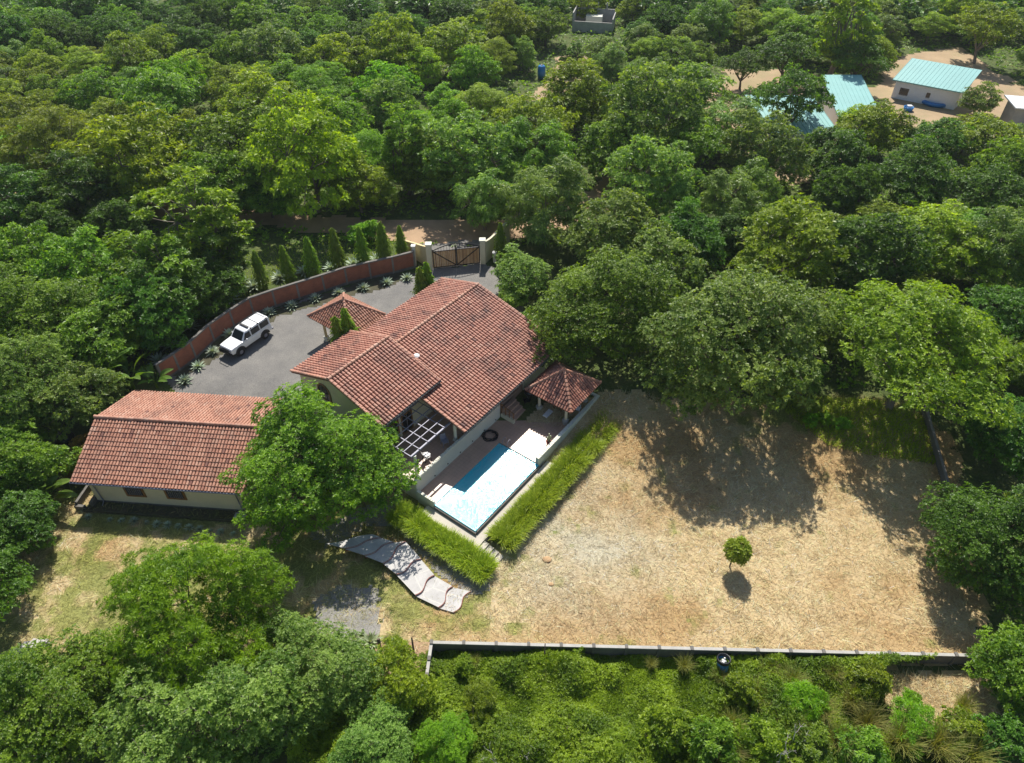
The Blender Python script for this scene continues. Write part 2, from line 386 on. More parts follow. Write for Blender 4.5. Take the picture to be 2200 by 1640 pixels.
def lawncol(x, y):
    straw = np.array([.50, .39, .22]); brown = np.array([.39, .265, .125]); grey = np.array([.45, .405, .29]); green = np.array([.215, .24, .055]); dk = np.array([.13, .19, .03])
    n1 = fbm(x, y, 5, 3)[:, None]; n2 = fbm(x, y, 3, 31)[:, None]; n3 = fbm(x, y, 1.1, 57, 5)
    c = straw+(brown-straw)*(np.clip((n1-.42)*3.2, 0, 1)*.9*np.clip((y-20)/3, .15, 1)[:, None])
    gm = np.clip(1-np.hypot(x-4, y-31)/9, 0, 1)[:, None]
    c = c+(grey-c)*np.clip(gm*1.2*n2*1.6, 0, 1)
    lim = .62-.31*np.clip((2-x)/9, 0, 1)-.5*np.clip((y-40)/5, 0, 1)*np.clip((x-16)/5, 0, 1)+.05*np.clip((x-6)/4, 0, 1)
    g = np.clip((n3-lim)*5, 0, 1)[:, None]*.8
    return c+(green+(dk-green)*n2-c)*g
sheet('dry_lawn', [LAWN, LAWN2], M['col'], .0, .3, colfn=lawncol, jit=.5)
WALLBASE = [(352, 815), (430, 752), (500, 716), (575, 676), (650, 645), (760, 614), (890, 588)]
COURT = gp(*WALLBASE, (925, 578), (1042, 566), (1085, 590), (1130, 640), (1100, 800), (900, 900), (600, 960), (400, 860))
sheet('gravel_court', [COURT], M['gravel'], .03, .3, jit=.2)
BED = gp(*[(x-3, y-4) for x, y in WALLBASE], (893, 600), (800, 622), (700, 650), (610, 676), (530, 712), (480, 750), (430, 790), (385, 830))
M['soil'] = plain('shade_darkened_soil', (.075, .07, .04), .95, var=.5, scale=1.2, bmp=.03, dirt=(.07, .10, .02))  # soil and weeds, colour darkened further for wall and tree shade along the bed
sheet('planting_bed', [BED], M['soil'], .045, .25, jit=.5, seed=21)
sheet('gravel_path', [gp((880, 1085), (935, 1120), (1040, 1230), (1050, 1265), (1000, 1290), (950, 1235), (900, 1190), (860, 1140), (780, 1130), (700, 1180), (660, 1150), (800, 1085)),
                      gp((735, 1255), (820, 1270), (815, 1365), (770, 1370), (690, 1372), (670, 1300))], M['gravel_pale'], .04, .25, jit=.25, seed=4)
sheet('planting_soil', [gp((745, 1372), (925, 1380), (912, 1440), (850, 1460), (740, 1440))], M['dirt'], .03, .25, jit=.3, seed=9)
ROAD = gp((-400, 345), (150, 418), (560, 456), (900, 474), (1050, 474), (1240, 420), (1320, 370), (1340, 420), (1290, 475), (1120, 510), (1040, 530), (900, 522), (560, 486), (150, 452), (-400, 385))
sheet('dirt_road', [ROAD], M['dirt'], .03, .6, jit=.4, seed=12)
sheet('apron', [gp((885, 528), (1060, 512), (1042, 566), (925, 578))], M['gravel'], .05, .4, jit=.2, seed=13)
CLEAR = gp((1480, 285), (1560, 150), (1700, 150), (1880, 190), (1930, 120), (2060, 100), (2150, 160), (2290, 240), (2300, 330), (2140, 330), (2000, 300), (1900, 250), (1840, 300), (1760, 380), (1700, 400), (1600, 330))
CLEAR2 = gp((1130, 215), (1180, 170), (1200, 120), (1262, 118), (1250, 180), (1180, 220))
sheet('dry_clearing', [CLEAR], M['reddirt'], .03, .8, jit=.6, seed=15)
sheet('dirt_track', [CLEAR2], M['reddirt'], .03, .5, jit=.4, seed=16)

def blades(n, pos, length, width, lean, tint, rng, seg=1, col=None, wind=None, mb=None):
    """n grass blades: tapering strips of seg pieces that curve over; lean = tilt from upright in radians"""
    a = rng.uniform(0, 2*math.pi, n) if wind is None else rng.normal(wind, .9, n)
    h = np.stack([np.cos(a), np.sin(a), np.zeros(n)], -1); sd = np.stack([-np.sin(a), np.cos(a), np.zeros(n)], -1)
    L = length; pts = [pos]; cur = pos
    for k in range(seg):
        th = lean*(1 if seg == 1 else (k+.4)/(seg*.62)); th = np.minimum(th, 2.3)
        cur = cur+(h*np.sin(th)[:, None]+np.array([0, 0, 1])*np.cos(th)[:, None])*(L/seg)[:, None]; pts.append(cur)
    v = []; 
    for k, p in enumerate(pts):
        wk = width*(1-.85*k/seg); v += [p-sd*wk[:, None]/2, p+sd*wk[:, None]/2]
    v = np.stack(v, 1); m = v.shape[1]
    f = np.stack([np.array([2*k, 2*k+1, 2*k+3, 2*k+2]) for k in range(seg)], 0)[None]+(np.arange(n)*m)[:, None, None]
    mb = mb or MB(); mb.add(v.reshape(-1, 3), f.reshape(-1, 4), np.repeat(tint, seg), None if col is None else np.repeat(col, seg, 0)); return mb
rng = np.random.default_rng(5)
def scatter_in(poly, n, rng):
    P = np.array([q[:2] for q in poly]); lo = P.min(0); hi = P.max(0)
    x = rng.uniform(lo[0], hi[0], n); y = rng.uniform(lo[1], hi[1], n); k = inpoly(x, y, poly); return x[k], y[k]
mb = MB()
for pl, n in ((LAWN, 260000), (LAWN2, 9000)):
    x, y = scatter_in(pl, n, rng); n = len(x)
    k = rng.uniform(0, 1, n) < .35+.65*fbm(x, y, 1.1, 77, 2)**1.2; x, y = x[k], y[k]; n = len(x)
    c = lawncol(x, y)*1.22*rng.lognormal(0, .42, n)[:, None]*np.array([1.04, 1.0, .95])
    wnd = fbm(x, y, 2.2, 91)*14
    L = rng.uniform(.2, .75, n)*(.5+1.0*fbm(x, y, 2.5, 41)); 
    ang = wnd+rng.normal(0, 1.0, n)
    mb = blades(n, np.stack([x, y, zg(x, y)+.0], -1), L, rng.uniform(.014, .036, n), rng.uniform(1.0, 1.5, n), np.full(n, .5), rng, 1, np.clip(c, 0, .75), wind=ang, mb=mb)
obj('dry_grass', mb, M['straw'])['kind'] = 'stuff'
# ------------------------------------------------------------------ tiled roofs
def tiles(mb, A, e, s, W, L, rng, pitch=.25, row=.37, lim=None, base=True, lo_t=0.0):
    """barrel tiles over a roof slope: eave from A along unit e for W metres, up the slope along unit s for L metres"""
    A, e, s = (np.array(q, float) for q in (A, e, s)); n = np.cross(e, s); n = n*np.sign(n[2])
    nc = int(round(W/pitch)); pitch = W/nc; T = []; S = []
    for i in range(nc):
        t = (i+.5)*pitch; a, b = (0, L) if lim is None else lim(t)
        if b-a < .15: continue
        k = max(1, int(round((b-a)/row)))
        for j in range(k): T.append((t, a+(b-a)*j/k, a+(b-a)*(j+1)/k))
    T = np.array(T); m = len(T); th = np.linspace(0, math.pi, 6)
    r0 = pitch*.42*rng.uniform(.94, 1.05, m); r1 = pitch*.36*np.ones(m); sk = rng.normal(0, .006, m); lf = .05+rng.normal(0, .007, m)
    def ring(t, q, r, l): 
        c = A+e*t[:, None]+s*q[:, None]+n*l[:, None]
        return c[:, None]+r[:, None, None]*(np.cos(th)[None, :, None]*e+.85*np.sin(th)[None, :, None]*n)
    v = np.concatenate([ring(T[:, 0]+sk, T[:, 1]-.03, r0, lf), ring(T[:, 0]-sk, T[:, 2]+.02, r1, np.full(m, .01))], 1)
    k = np.arange(5); f = np.stack([k, k+1, k+7, k+6], -1)[None]+(np.arange(m)*12)[:, None, None]
    tt = np.clip(rng.normal(.58, .13, m), 0, 1); tt = np.maximum(tt, .12); tt[rng.random(m) < .012] = .1
    mb.add(v.reshape(-1, 3), f.reshape(-1, 4), np.repeat(tt, 5))
    if base and lim is None:
        c = [A, A+e*W, A+e*W+s*L, A+s*L]; mb.hexa([p-n*.13 for p in c]+[p for p in c], .04)  # pan sheet, coloured near black for the shadow between the tile columns
    return mb
def caps(mb, p, q, rng, r=.13, ln=.38, tone=.62):
    p = np.array(p, float); q = np.array(q, float); d = q-p; L = np.linalg.norm(d); d /= L; e = nrm(np.cross(d, (0, 0, 1))); n = np.cross(e, d); n *= np.sign(n[2])
    k = max(1, int(L/ln)); th = np.linspace(-.15, math.pi+.15, 7)
    for i in range(k):
        v = []
        for a, rr, l in ((L*i/k-.02, r*1.06, .05), (L*(i+1)/k+.03, r*.88, .02)):
            c = p+d*a+n*l; v += [c+rr*(math.cos(x)*e+math.sin(x)*n) for x in th]
        mb.add(v, [[j, j+1, j+8, j+7] for j in range(6)], float(np.clip(rng.normal(tone, .13), 0, 1)))
    return mb
def hiproof(mb, x0, x1, y0, y1, ze, za, rng, pitch=.25):
    cx, cy = (x0+x1)/2, (y0+y1)/2; ap = np.array([cx, cy, za])
    for A, B in (((x0, y0), (x1, y0)), ((x1, y0), (x1, y1)), ((x1, y1), (x0, y1)), ((x0, y1), (x0, y0))):
        A = np.array([*A, ze]); B = np.array([*B, ze]); W = np.linalg.norm(B-A); e = (B-A)/W; m = (A+B)/2; s = ap-m; L = np.linalg.norm(s); s /= L
        tiles(mb, A, e, s, W, L, rng, pitch, .36, lambda t: (0, L*(min(t, W-t)/(W/2))), False)
        mb.add([A, B, ap], [[0, 1, 2, 2]], .2); mb.add([A-[0,0,.14], B-[0,0,.14], B, A], [[0, 1, 2, 3]], .2); mb.add([A-[0,0,.14], B-[0,0,.14], ap-[0,0,.3]], [[0, 1, 2, 2]], .2)
def hips(mb, x0, x1, y0, y1, ze, za, rng):
    ap = np.array([(x0+x1)/2, (y0+y1)/2, za])
    for c in ((x0, y0), (x1, y0), (x1, y1), (x0, y1)): caps(mb, (*c, ze+.03), ap+[0, 0, .03], rng, .13, .36)
    mb.lathe([(.24, -.02), (.2, .12), (.1, .2), (.05, .36), (.001, .4)], ap, 10, .6)

# ------------------------------------------------------------------ the house frame: u along the house, v towards the lawn
HO = G(936, 1083, 0); HTH = R(53)
HM = Matrix.Translation(Vector(HO)) @ Matrix.Rotation(HTH, 4, 'Z')
HMI = HM.inverted()
def hw(u, v, z): return np.array(HM @ Vector((u, -v, z)))
def hb(mb, u, v, z, t=.5): return mb.box((u[0], -v[1], z[0]), (u[1], -v[0], z[1]), t)
def huv(px, py, axis, val):
    """(u, v, z) where the ray of a photograph spot crosses the plane u=val, v=val or z=val of the house frame"""
    p = np.array(HMI @ Vector((0, 0, CAM_H))); q = np.array(HMI @ Vector(G(px, py, 0))); p[1] *= -1; q[1] *= -1
    i = 'uvz'.index(axis); k = (val-p[i])/(q[i]-p[i]); return p+(q-p)*k
rt = np.random.default_rng(11)
def hthing(name, label, cat, u, v, z, group=None): return thing(name, label, cat, hw(u, v, z), HTH, group)

house = hthing('main_house', 'large cream house with two overlapping terracotta tile roofs beside the pool', 'house', 9, -9, .2)
RG, RE, RL = (-10.25, 6.0), (-.77, 3.5), (-14.8, 4.8)        # main ridge, right eave, left eave (v, z)
WG, WE, WL = (-10.55, 6.8), (-5.1, 5.0), (-15.4, 5.1)
def gable(mb, u0, u1, prof, t=.5):
    """a wall body under a roof: profile of (v, z) points, extruded from u0 to u1"""
    n = len(prof); c = np.mean(prof, 0)
    v = [(u0, -a, b) for a, b in prof]+[(u1, -a, b) for a, b in prof]+[(u0, -c[0], c[1]), (u1, -c[0], c[1])]
    f = []
    for i in range(n):
        j = (i+1) % n; f += [[i, j, n+j, n+i], [i, j, 2*n, 2*n], [n+i, n+j, 2*n+1, 2*n+1]]
    return mb.add(v, f, t)
mb = MB(); gable(mb, .72, 6.68, [(-15.0, -.2), (-6.15, -.2), (-6.15, 5.12), (-10.55, 6.58), (-15.0, 5.02)])
gable(mb, 6.7, 17.6, [(-14.3, -.2), (-2.2, -.2), (-2.2, 3.68), (-10.25, 5.78), (-14.3, 4.72)])
hb(mb, (13.9, 17.2), (-2.19, -1.9), (-.2, 3.4))
obj('wall', mb, M['wall'], house, HM)
def slope(mb, u0, u1, ridge, eave, side, pitch=.29):
    a = np.array([u0 if side > 0 else u1, -eave[0], eave[1]]); s = np.array([0, -(ridge[0]-eave[0]), ridge[1]-eave[1]]); L = np.linalg.norm(s)
    tiles(mb, a, (1.0 if side > 0 else -1.0, 0, 0), s/L, u1-u0, L, rt, pitch, .385)
def roofpart(u0, u1, g, e, l):
    mb = MB(); slope(mb, u0, u1, g, e, 1); slope(mb, u0, u1, g, l, -1)
    r = obj('roof', mb, M['tile'], house, HM)
    mb = MB(); caps(mb, (u0, -g[0], g[1]+.05), (u1, -g[0], g[1]+.05), rt, .15, .4, .72)
    for uu in (u0+.03, u1-.03):
        for q in (e, l): caps(mb, (uu, -q[0], q[1]+.03), (uu, -g[0], g[1]+.03), rt, .1, .385, .66)
    obj('ridge_cap', mb, M['tile_new'], r, HM)
    return r
rm = roofpart(4.6, 18.1, RG, RE, RL); rw = roofpart(.25, 6.85, WG, WE, WL)
for u0, u1, e in ((4.6, 18.1, RE), (.25, 6.85, WE)):
    mb = MB(); mb.tube([(u0, -e[0]-.06, e[1]-.06), (u1, -e[0]-.06, e[1]-.06)], .075, 8); hb(mb, (u0, u1), (e[0]-.12, e[0]-.02), (e[1]-.24, e[1]-.13)); obj('gutter', mb, M['conc_dark'], house, HM)
mb = MB(); c = huv(895, 770, 'z', 5.25); mb.lathe([(.1, -.9), (.1, 0), (.26, .02), (.28, .1), (.14, .2), (.001, .22)], (c[0], -c[1], 5.45), 14); obj('vent_cap', mb, M['white'], house, HM)
def window(parent, axis, val, a0, a1, z0, z1, arch=False, out=1, bars=4, Mx=None, name='window', frame='wood', fw=.12, hfn=None):
    """frame with a pane and bars lying on a wall plane; out = sign of the outward direction along the axis"""
    def pt(a, d, z): return ((val+out*d), a, z) if axis == 'u' else (a, (val+out*d), z)
    flip = (lambda p: (p[0], -p[1], p[2])) if hfn is None else hfn
    def bx(mb, a, d, z):
        c = [flip(pt(x, y, q)) for q in z for x, y in ((a[0], d[0]), (a[1], d[0]), (a[1], d[1]), (a[0], d[1]))]; return mb.hexa(c)
    mb = MB()
    bx(mb, (a0, a0+fw), (-.05, .07), (z0, z1)); bx(mb, (a1-fw, a1), (-.05, .07), (z0, z1)); bx(mb, (a0+fw, a1-fw), (-.05, .065), (z0, z0+fw))
    if not arch: bx(mb, (a0+fw, a1-fw), (-.05, .065), (z1-fw, z1))
    else:
        m, r = (a0+a1)/2, (a1-a0)/2
        for k in range(12):
            t0, t1 = math.pi*k/12, math.pi*(k+1)/12
            q = [(m+rr*math.cos(t), d, z1+rr*math.sin(t)) for d in (-.05, .065) for rr, t in ((r-fw, t0), (r, t0), (r, t1), (r-fw, t1))]
            mb.hexa([flip(pt(*x)) for x in q])
    w_ = obj(name, mb, M[frame], parent, Mx)
    mb = MB(); bx(mb, (a0+fw, a1-fw), (-.04, .02), (z0+fw, z1-(0 if arch else fw)))
    if arch:
        m, r = (a0+a1)/2, (a1-a0)/2-fw; P = [(m+r*math.cos(math.pi*k/14), .02, z1+r*math.sin(math.pi*k/14)) for k in range(15)]
        mb.add([flip(pt(*x)) for x in P]+[flip(pt(m, .02, z1))], [[k, k+1, 15, 15] for k in range(14)])
    obj('pane', mb, M['glass'], w_, Mx)
    if bars:
        mb = MB()
        for k in range(1, bars+1): bx(mb, ((a0+(a1-a0)*k/(bars+1))-.02, (a0+(a1-a0)*k/(bars+1))+.02), (.03, .05), (z0+fw, z1-fw*.5+(.25*(a1-a0) if arch else 0)))
        obj('bar', mb, M['steel' if frame == 'wood' else 'wood'], w_, Mx)
    return w_
c = huv(697, 842, 'u', .72); window(house, 'u', .72, c[1]-.75, c[1]+.75, c[2]-.9, c[2]+.1, True, -1, 2, HM)
c = huv(740, 872, 'u', .72); window(house, 'u', .72, -8.7, -7.6, 2.0, 3.4, False, -1, 2, HM)
c = huv(876, 922, 'v', -6.15); window(house, 'v', -6.15, c[0]-.6, c[0]+.65, 1.12, 3.2, False, 1, 1, HM, 'door')
window(house, 'v', -6.15, c[0]-2.3, c[0]-.9, 1.12, 3.2, False, 1, 1, HM, 'door')
c = huv(924, 876, 'u', 6.7); window(house, 'u', 6.7, c[1]-1.0, c[1]+.45, 1.12, 2.7, True, -1, 2, HM, 'door')
window(house, 'v', -2.2, 10.9, 13.4, 1.15, 3.1, False, 1, 4, HM, 'door')
for uu in (8.0,): window(house, 'v', -2.2, uu-.7, uu+.7, 1.9, 3.1, False, 1, 3, HM)

# terrace, deck, pool
o = hthing('upper_terrace', 'terracotta paved upper terrace under the grey pergola beside the house', 'terrace', 3, -4, 0)
mb = MB(); hb(mb, (.05, 6.66), (-6.1, -1.97), (-.9, 1.1)); hb(mb, (6.7, 13.8), (-2.15, -1.97), (-.9, 1.1)); obj('floor', mb, M['paver'], o, HM)
mb = MB(); hb(mb, (-.12, .05), (-6.1, -1.97), (-1.0, 1.32)); obj('edge_wall', mb, M['wall'], o, HM)
o = hthing('retaining_wall', 'long pale retaining wall between the upper terrace and the pool deck', 'wall', 5, -1.85, 0)
mb = MB(); hb(mb, (-.12, 10.3), (-1.96, -1.76), (-.9, 1.55)); obj('wall', mb, M['white_wall'], o, HM)
mb = MB()
for k in range(26):
    u = .0+k*.195+random.Random(k).uniform(-.03, .03); r = random.Random(k+50)
    hb(mb, (u, u+r.uniform(.1, .18)), (-2.0+r.uniform(0, .05), -1.76-r.uniform(0, .06)), (1.552, 1.58+r.uniform(0, .05)))
obj('coping_stone', mb, M['white_wall'], o, HM)
for k in range(6):
    mb = MB(); u = 1.9+k*1.55; mb.tube([(u, 1.755, .28), (u, 1.70, .28)], .055, 10); obj('spotlight', mb, M['iron'], o, HM)
deck = hthing('pool_deck', 'terracotta tiled pool deck between the house and the white parapet', 'deck', 12, 0, -.9)
mb = MB(); hb(mb, (-.05, 17.3), (-1.75, -.02), (-1.2, .03)); hb(mb, (7.97, 17.3), (-.02, 3.62), (-1.2, .03)); obj('floor', mb, M['paver'], deck, HM)
mb = MB(); hb(mb, (-.2, -.06), (-1.75, .0), (-1.2, .42)); 
for k in range(8):
    r = random.Random(k); v = -1.7+k*.2; hb(mb, (-.24, -.02), (v, v+r.uniform(.1, .18)), (.422, .45+r.uniform(0, .05)))
obj('side_wall', mb, M['white_wall'], deck, HM)
pool = hthing('swimming_pool', 'rectangular teal swimming pool with a knife edge facing the lawn', 'swimming pool', 4, 2, -1.3)
mb = MB(); e_ = .12
hb(mb, (0, 7.9), (0, 3.87), (-1.5, -1.35)); hb(mb, (-.12, 0), (-.0, 3.99), (-1.5, -.012)); hb(mb, (7.9, 7.95), (0, 3.99), (-1.5, -.06)); hb(mb, (0, 7.9), (-.015, 0), (-1.5, .0)); hb(mb, (0, 7.9), (3.87, 3.99), (-1.5, -.03))
obj('basin', mb, M['pool'], pool, HM)
mb = MB(); hb(mb, (-.02, 7.9), (4.0, 4.1), (-1.2, -.10)); hb(mb, (-.24, -.13), (.02, 4.1), (-1.2, -.10)); obj('overflow_edge', mb, M['conc_dark'], pool, HM)
mb = MB(); hb(mb, (6.4, 7.89), (.01, .9), (-1.34, -.45)); hb(mb, (5.9, 6.4), (.01, .9), (-1.34, -.8)); obj('pool_step', mb, M['pool'], pool, HM)
mb = MB(); mb.add([(-.118, -.0, -.02), (7.9, -.0, -.02), (7.9, -3.985, -.02), (-.118, -3.985, -.02)], [[0, 1, 2, 3]]); obj('water', mb, M['water'], pool, HM)
for k in (0, 1):
    mb = MB(); p0 = huv(1075+k*9, 948+k*3, 'z', .03); u, v = 7.98+.02, .35+k*.5
    mb.tube([(8.35, -v, .03), (8.33, -v, .55), (8.15, -v, .72), (7.95, -v, .6), (7.8, -v, .1), (7.8, -v, -.5)], .02, 8); obj('handrail', mb, M['steel'], pool, HM, True)
o = hthing('walkway', 'concrete walkway', 'walkway', 0, 4.5, -.6); del o['label'], o['category']; o['kind'] = 'structure'
mb = MB(); hb(mb, (-1.1, -.25), (-.6, 4.85), (-1.2, -.35)); hb(mb, (-.25, 9.0), (4.11, 4.85), (-1.2, -.35)); obj('slab', mb, M['walk'], o, HM)
o = hthing('lawn_steps', 'short flight of concrete steps from the pool walkway down to the lawn', 'steps', -.6, 6, -.9)
for k in range(4):
    mb = MB(); hb(mb, (-1.1, -.15), (4.86+k*.45, 5.3+k*.45), (-1.2, -.45-k*.115)); obj('step', mb, M['walk'], o, HM)
o = hthing('parapet_wall', 'low white parapet wall along the lawn side of the pool deck', 'wall', 12, 3.75, 0)
mb = MB(); hb(mb, (7.97, 17.3), (3.63, 3.9), (-.9, .55)); hb(mb, (17.05, 17.3), (1.6, 3.62), (-.9, .55)); obj('wall', mb, M['white_wall'], o, HM)
mb = MB()
for k in range(40):
    r = random.Random(k); u = 8.0+k*.225; hb(mb, (u, u+.2), (3.61, 3.92), (.552, .575+r.uniform(0, .02)))
obj('coping_stone', mb, M['white_wall'], o, HM)
o = hthing('terrace_stairs', 'small tiled stairs with wooden railing from the deck up to the house', 'stairs', 11, -1, 0)
mb = MB(); hb(mb, (10.35, 10.55), (-1.75, -.35), (.03, .45)); obj('side_wall', mb, M['wall'], o, HM)
for k in range(4):
    mb = MB(); hb(mb, (10.56, 12.2), (-1.75, -.45-k*.33), (.031+k*.23, .03+(k+1)*.23)); obj('step', mb, M['paver'], o, HM)
for k in range(4):
    mb = MB(); mb.tube([(10.45, .45+k*.43, .3), (10.45, .45+k*.43, 1.1+.12*k)], .045, 8); obj('railing_post', mb, M['wood'], o, HM)
mb = MB(); mb.bar((10.45, .35, 1.08), (10.45, 1.8, 1.5), .07); obj('handrail', mb, M['wood'], o, HM)
# pergola
pg = hthing('pergola', 'grey steel lattice pergola over the upper terrace', 'pergola', 2.7, -4, 1.1)
mb = MB(); hb(mb, (.25, 5.05), (-2.47, -2.35), (3.36, 3.5)); obj('front_beam', mb, M['steel'], pg, HM)
mb = MB(); hb(mb, (.25, 5.05), (-6.13, -6.03), (3.36, 3.46)); obj('wall_beam', mb, M['steel'], pg, HM)
for k in range(6):
    mb = MB(); u = .28+k*.945; hb(mb, (u-.03, u+.03), (-6.02, -2.36), (3.501, 3.56)); obj('rafter', mb, M['steel'], pg, HM)
for k in range(4):
    mb = MB(); v = -3.1-k*.75; hb(mb, (.25, 5.05), (v-.03, v+.03), (3.562, 3.61)); obj('batten', mb, M['steel'], pg, HM)
for u in (.62, 5.2):
    mb = MB(); mb.tube([(u, 2.35, 1.1), (u, 2.35, 3.36)], .14, 14); mb.box((u-.2, 2.15, 1.1), (u+.2, 2.55, 1.25)); obj('post', mb, M['white_wall'], pg, HM, True)

def gazebo(name, label, u0, u1, v0, v1, ze, za, zb, posts, mat_, postmat, inset):
    g_ = hthing(name, label, 'gazebo', (u0+u1)/2, (v0+v1)/2, zb)
    mb = MB(); hiproof(mb, u0, u1, -v1, -v0, ze, za, rt, .255); rf = obj('roof', mb, mat_, g_, HM)
    mb = MB(); hips(mb, u0, u1, -v1, -v0, ze, za, rt); obj('hip_cap', mb, M['tile_new'], rf, HM)
    mb = MB()
    i = inset
    for a, b in (((u0+i, v0+i), (u1-i, v0+i)), ((u0+i, v1-i), (u1-i, v1-i)), ((u0+i, v0+i), (u0+i, v1-i)), ((u1-i, v0+i), (u1-i, v1-i))):
        mb.bar((a[0], -a[1], ze-.1), (b[0], -b[1], ze-.1), .16, .22)
    obj('beam', mb, M['wood'], g_, HM)
    for u, v in posts:
        mb = MB(); mb.tube([(u, -v, zb+.45), (u, -v, ze-.05)], .13, 12); p = obj('post', mb, postmat, g_, HM, True)
        mb = MB(); mb.lathe([(.001, .5), (.27, .5), (.3, .42), (.28, 0)], (u, -v, zb), 6); obj('plinth', mb, M['conc'] if zb < .3 else M['white_wall'], p, HM)
    return g_
gazebo('pool_gazebo', 'hip roofed tiled gazebo on the pool deck by the white parapet', 12.35, 16.9, -.6, 4.0, 2.4, 4.2, .03, [(13.1, .35), (13.1, 3.1), (16.1, .35), (16.1, 3.1)], M['tile'], M['wall'], .75)
gazebo('entrance_gazebo', 'hip roofed tiled entrance shelter on the gravel court beside the house', 7.5, 12.0, -22.2, -16.6, 3.3, 5.1, .55, [(8.15, -21.0), (8.15, -17.3), (11.3, -21.0), (11.3, -17.3)], M['tile_new'], M['yellow'], .65)

# things on the terrace and the deck
mb = MB(); c = huv(1053, 937, 'z', .03); rr = random.Random(3); pts = []
for k in range(90):
    a = k*2*math.pi/22; r_ = .62+.07*math.sin(k*.7)-.12*(k//44); pts.append((c[0]+r_*math.cos(a)*1.0, -c[1]+r_*math.sin(a), .07+.014*(k//22)*2))
mb.tube(pts, .035, 6); solo('hose', mb, M['black'], 'coiled black hose lying on the deck at the pool corner', 'hose', hw(c[0], c[1], .03), None, True, HM)
def chair(name, label, px, py, z, rz, m, group=None):
    c = huv(px, py, 'z', z); t = thing(name, label, 'chair', hw(*c), rz, group); A = WM[t]
    mb = MB(); mb.box((-.25, -.25, .40), (.25, .25, .44)); obj('seat', mb, m, t, A)
    mb = MB(); mb.hexa([(-.25, .24, .44), (.25, .24, .44), (.25, .28, .44), (-.25, .28, .44), (-.24, .36, .95), (.24, .36, .95), (.24, .4, .95), (-.24, .4, .95)]); obj('backrest', mb, m, t, A)
    for x in (-.23, .23):
        for y in (-.23, .23):
            mb = MB(); mb.bar((x, y, .40), (x*1.12, y*1.12, 0), .045); obj('leg', mb, m, t, A)
        mb = MB(); mb.bar((x, -.22, .64), (x, .3, .68), .05, .03); mb.bar((x, -.22, .44), (x, -.22, .64), .035); obj('armrest', mb, m, t, A)
    return t
chair('garden_chair', 'pale folding garden chair on the upper terrace near the pergola post', 956, 956, 1.1, R(30), M['steel'])
chair('garden_chair', 'dark garden chair with a white pad beside the terrace edge', 918, 988, 1.1, R(120), M['black'])
chair('garden_chair', 'metal framed chair in the shade between the house and the gazebo', 1131, 868, .03, R(200), M['iron'])
chair('garden_chair', 'white plastic chair under the pool gazebo at the parapet', 1240, 885, .03, R(70), M['white'])
mb = MB(); c = huv(916, 978, 'z', 1.52); mb.box((c[0]-.24, -c[1]-.24, 1.55), (c[0]+.24, -c[1]+.2, 1.62)); solo('cushion', mb, M['white'], 'white seat pad on the dark terrace chair', 'cushion', hw(c[0], c[1], 1.52), M=HM)
c = huv(1137, 858, 'z', .03); t = thing('barbecue_grill', 'round black barbecue on legs in the shade beside the house wall', 'barbecue', hw(*c)); A = WM[t]
mb = MB(); mb.lathe([(.001, .55), (.3, .6), (.46, .8), (.48, .9)], (0, 0, 0), 20); obj('bowl', mb, M['black'], t, A, True)
mb = MB(); mb.lathe([(.48, .91), (.42, 1.1), (.2, 1.22), (.001, 1.25)], (0, 0, 0), 20); obj('lid', mb, M['black'], t, A, True)
for k in range(3):
    mb = MB(); mb.tube([(.25*math.cos(k*2.1), .25*math.sin(k*2.1), .62), (.42*math.cos(k*2.1), .42*math.sin(k*2.1), 0)], .025, 6); obj('leg', mb, M['steel'], t, A)
c = huv(1208, 890, 'z', .03); t = thing('patio_table', 'low wooden table with white things on it under the pool gazebo', 'table', hw(14.4, 1.8, .03), HTH); A = WM[t]
mb = MB(); mb.box((-.7, -.45, .70), (.7, .45, .75)); obj('table_top', mb, M['wood'], t, A)
for x in (-.6, .6):
    for y in (-.36, .36):
        mb = MB(); mb.bar((x, y, .7), (x, y, 0), .07); obj('leg', mb, M['wood'], t, A)
mb = MB(); c = huv(1177, 892, 'z', .03)
mb.hexa([(c[0]-.5, -c[1]-.22, .22), (c[0]+.5, -c[1]-.26, .2), (c[0]+.5, -c[1]+.22, .22), (c[0]-.5, -c[1]+.26, .2), (c[0]-.46, -c[1]-.2, .3), (c[0]+.45, -c[1]-.2, .28), (c[0]+.45, -c[1]+.2, .34), (c[0]-.46, -c[1]+.2, .3)])
for x in (-.42, .42):
    for y in (-.18, .18): mb.bar((c[0]+x, -c[1]+y, .03), (c[0]+x, -c[1]+y, .24), .05)
solo('footstool', mb, M['white'], 'white footstool in a patch of sun at the gazebo edge', 'stool', hw(c[0], c[1], .03), M=HM)
# potted plants along the parapet: a columnar cactus and a dark leafy pot
c = huv(1179, 957, 'z', .03); t = thing('potted_cactus', 'tall pale columnar cactus in a pot beside the parapet', 'plant', hw(c[0]+.1, min(c[1], 3.35), .03)); A = WM[t]
mb = MB(); mb.lathe([(.001, 0), (.17, 0), (.24, .35), (.26, .36), (.22, .38), (.001, .36)], (0, 0, 0), 14); obj('pot', mb, M['riser'], t, A)
mb = MB()
for x, y, h_ in ((0, 0, 1.25), (.13, .05, .95), (-.12, .06, .8)): mb.tube([(x*.5, y*.5, .34), (x, y, .6), (x, y, h_)], [.06, .07, .05], 8)
obj('stem', mb, M['agave_bright'], t, A)

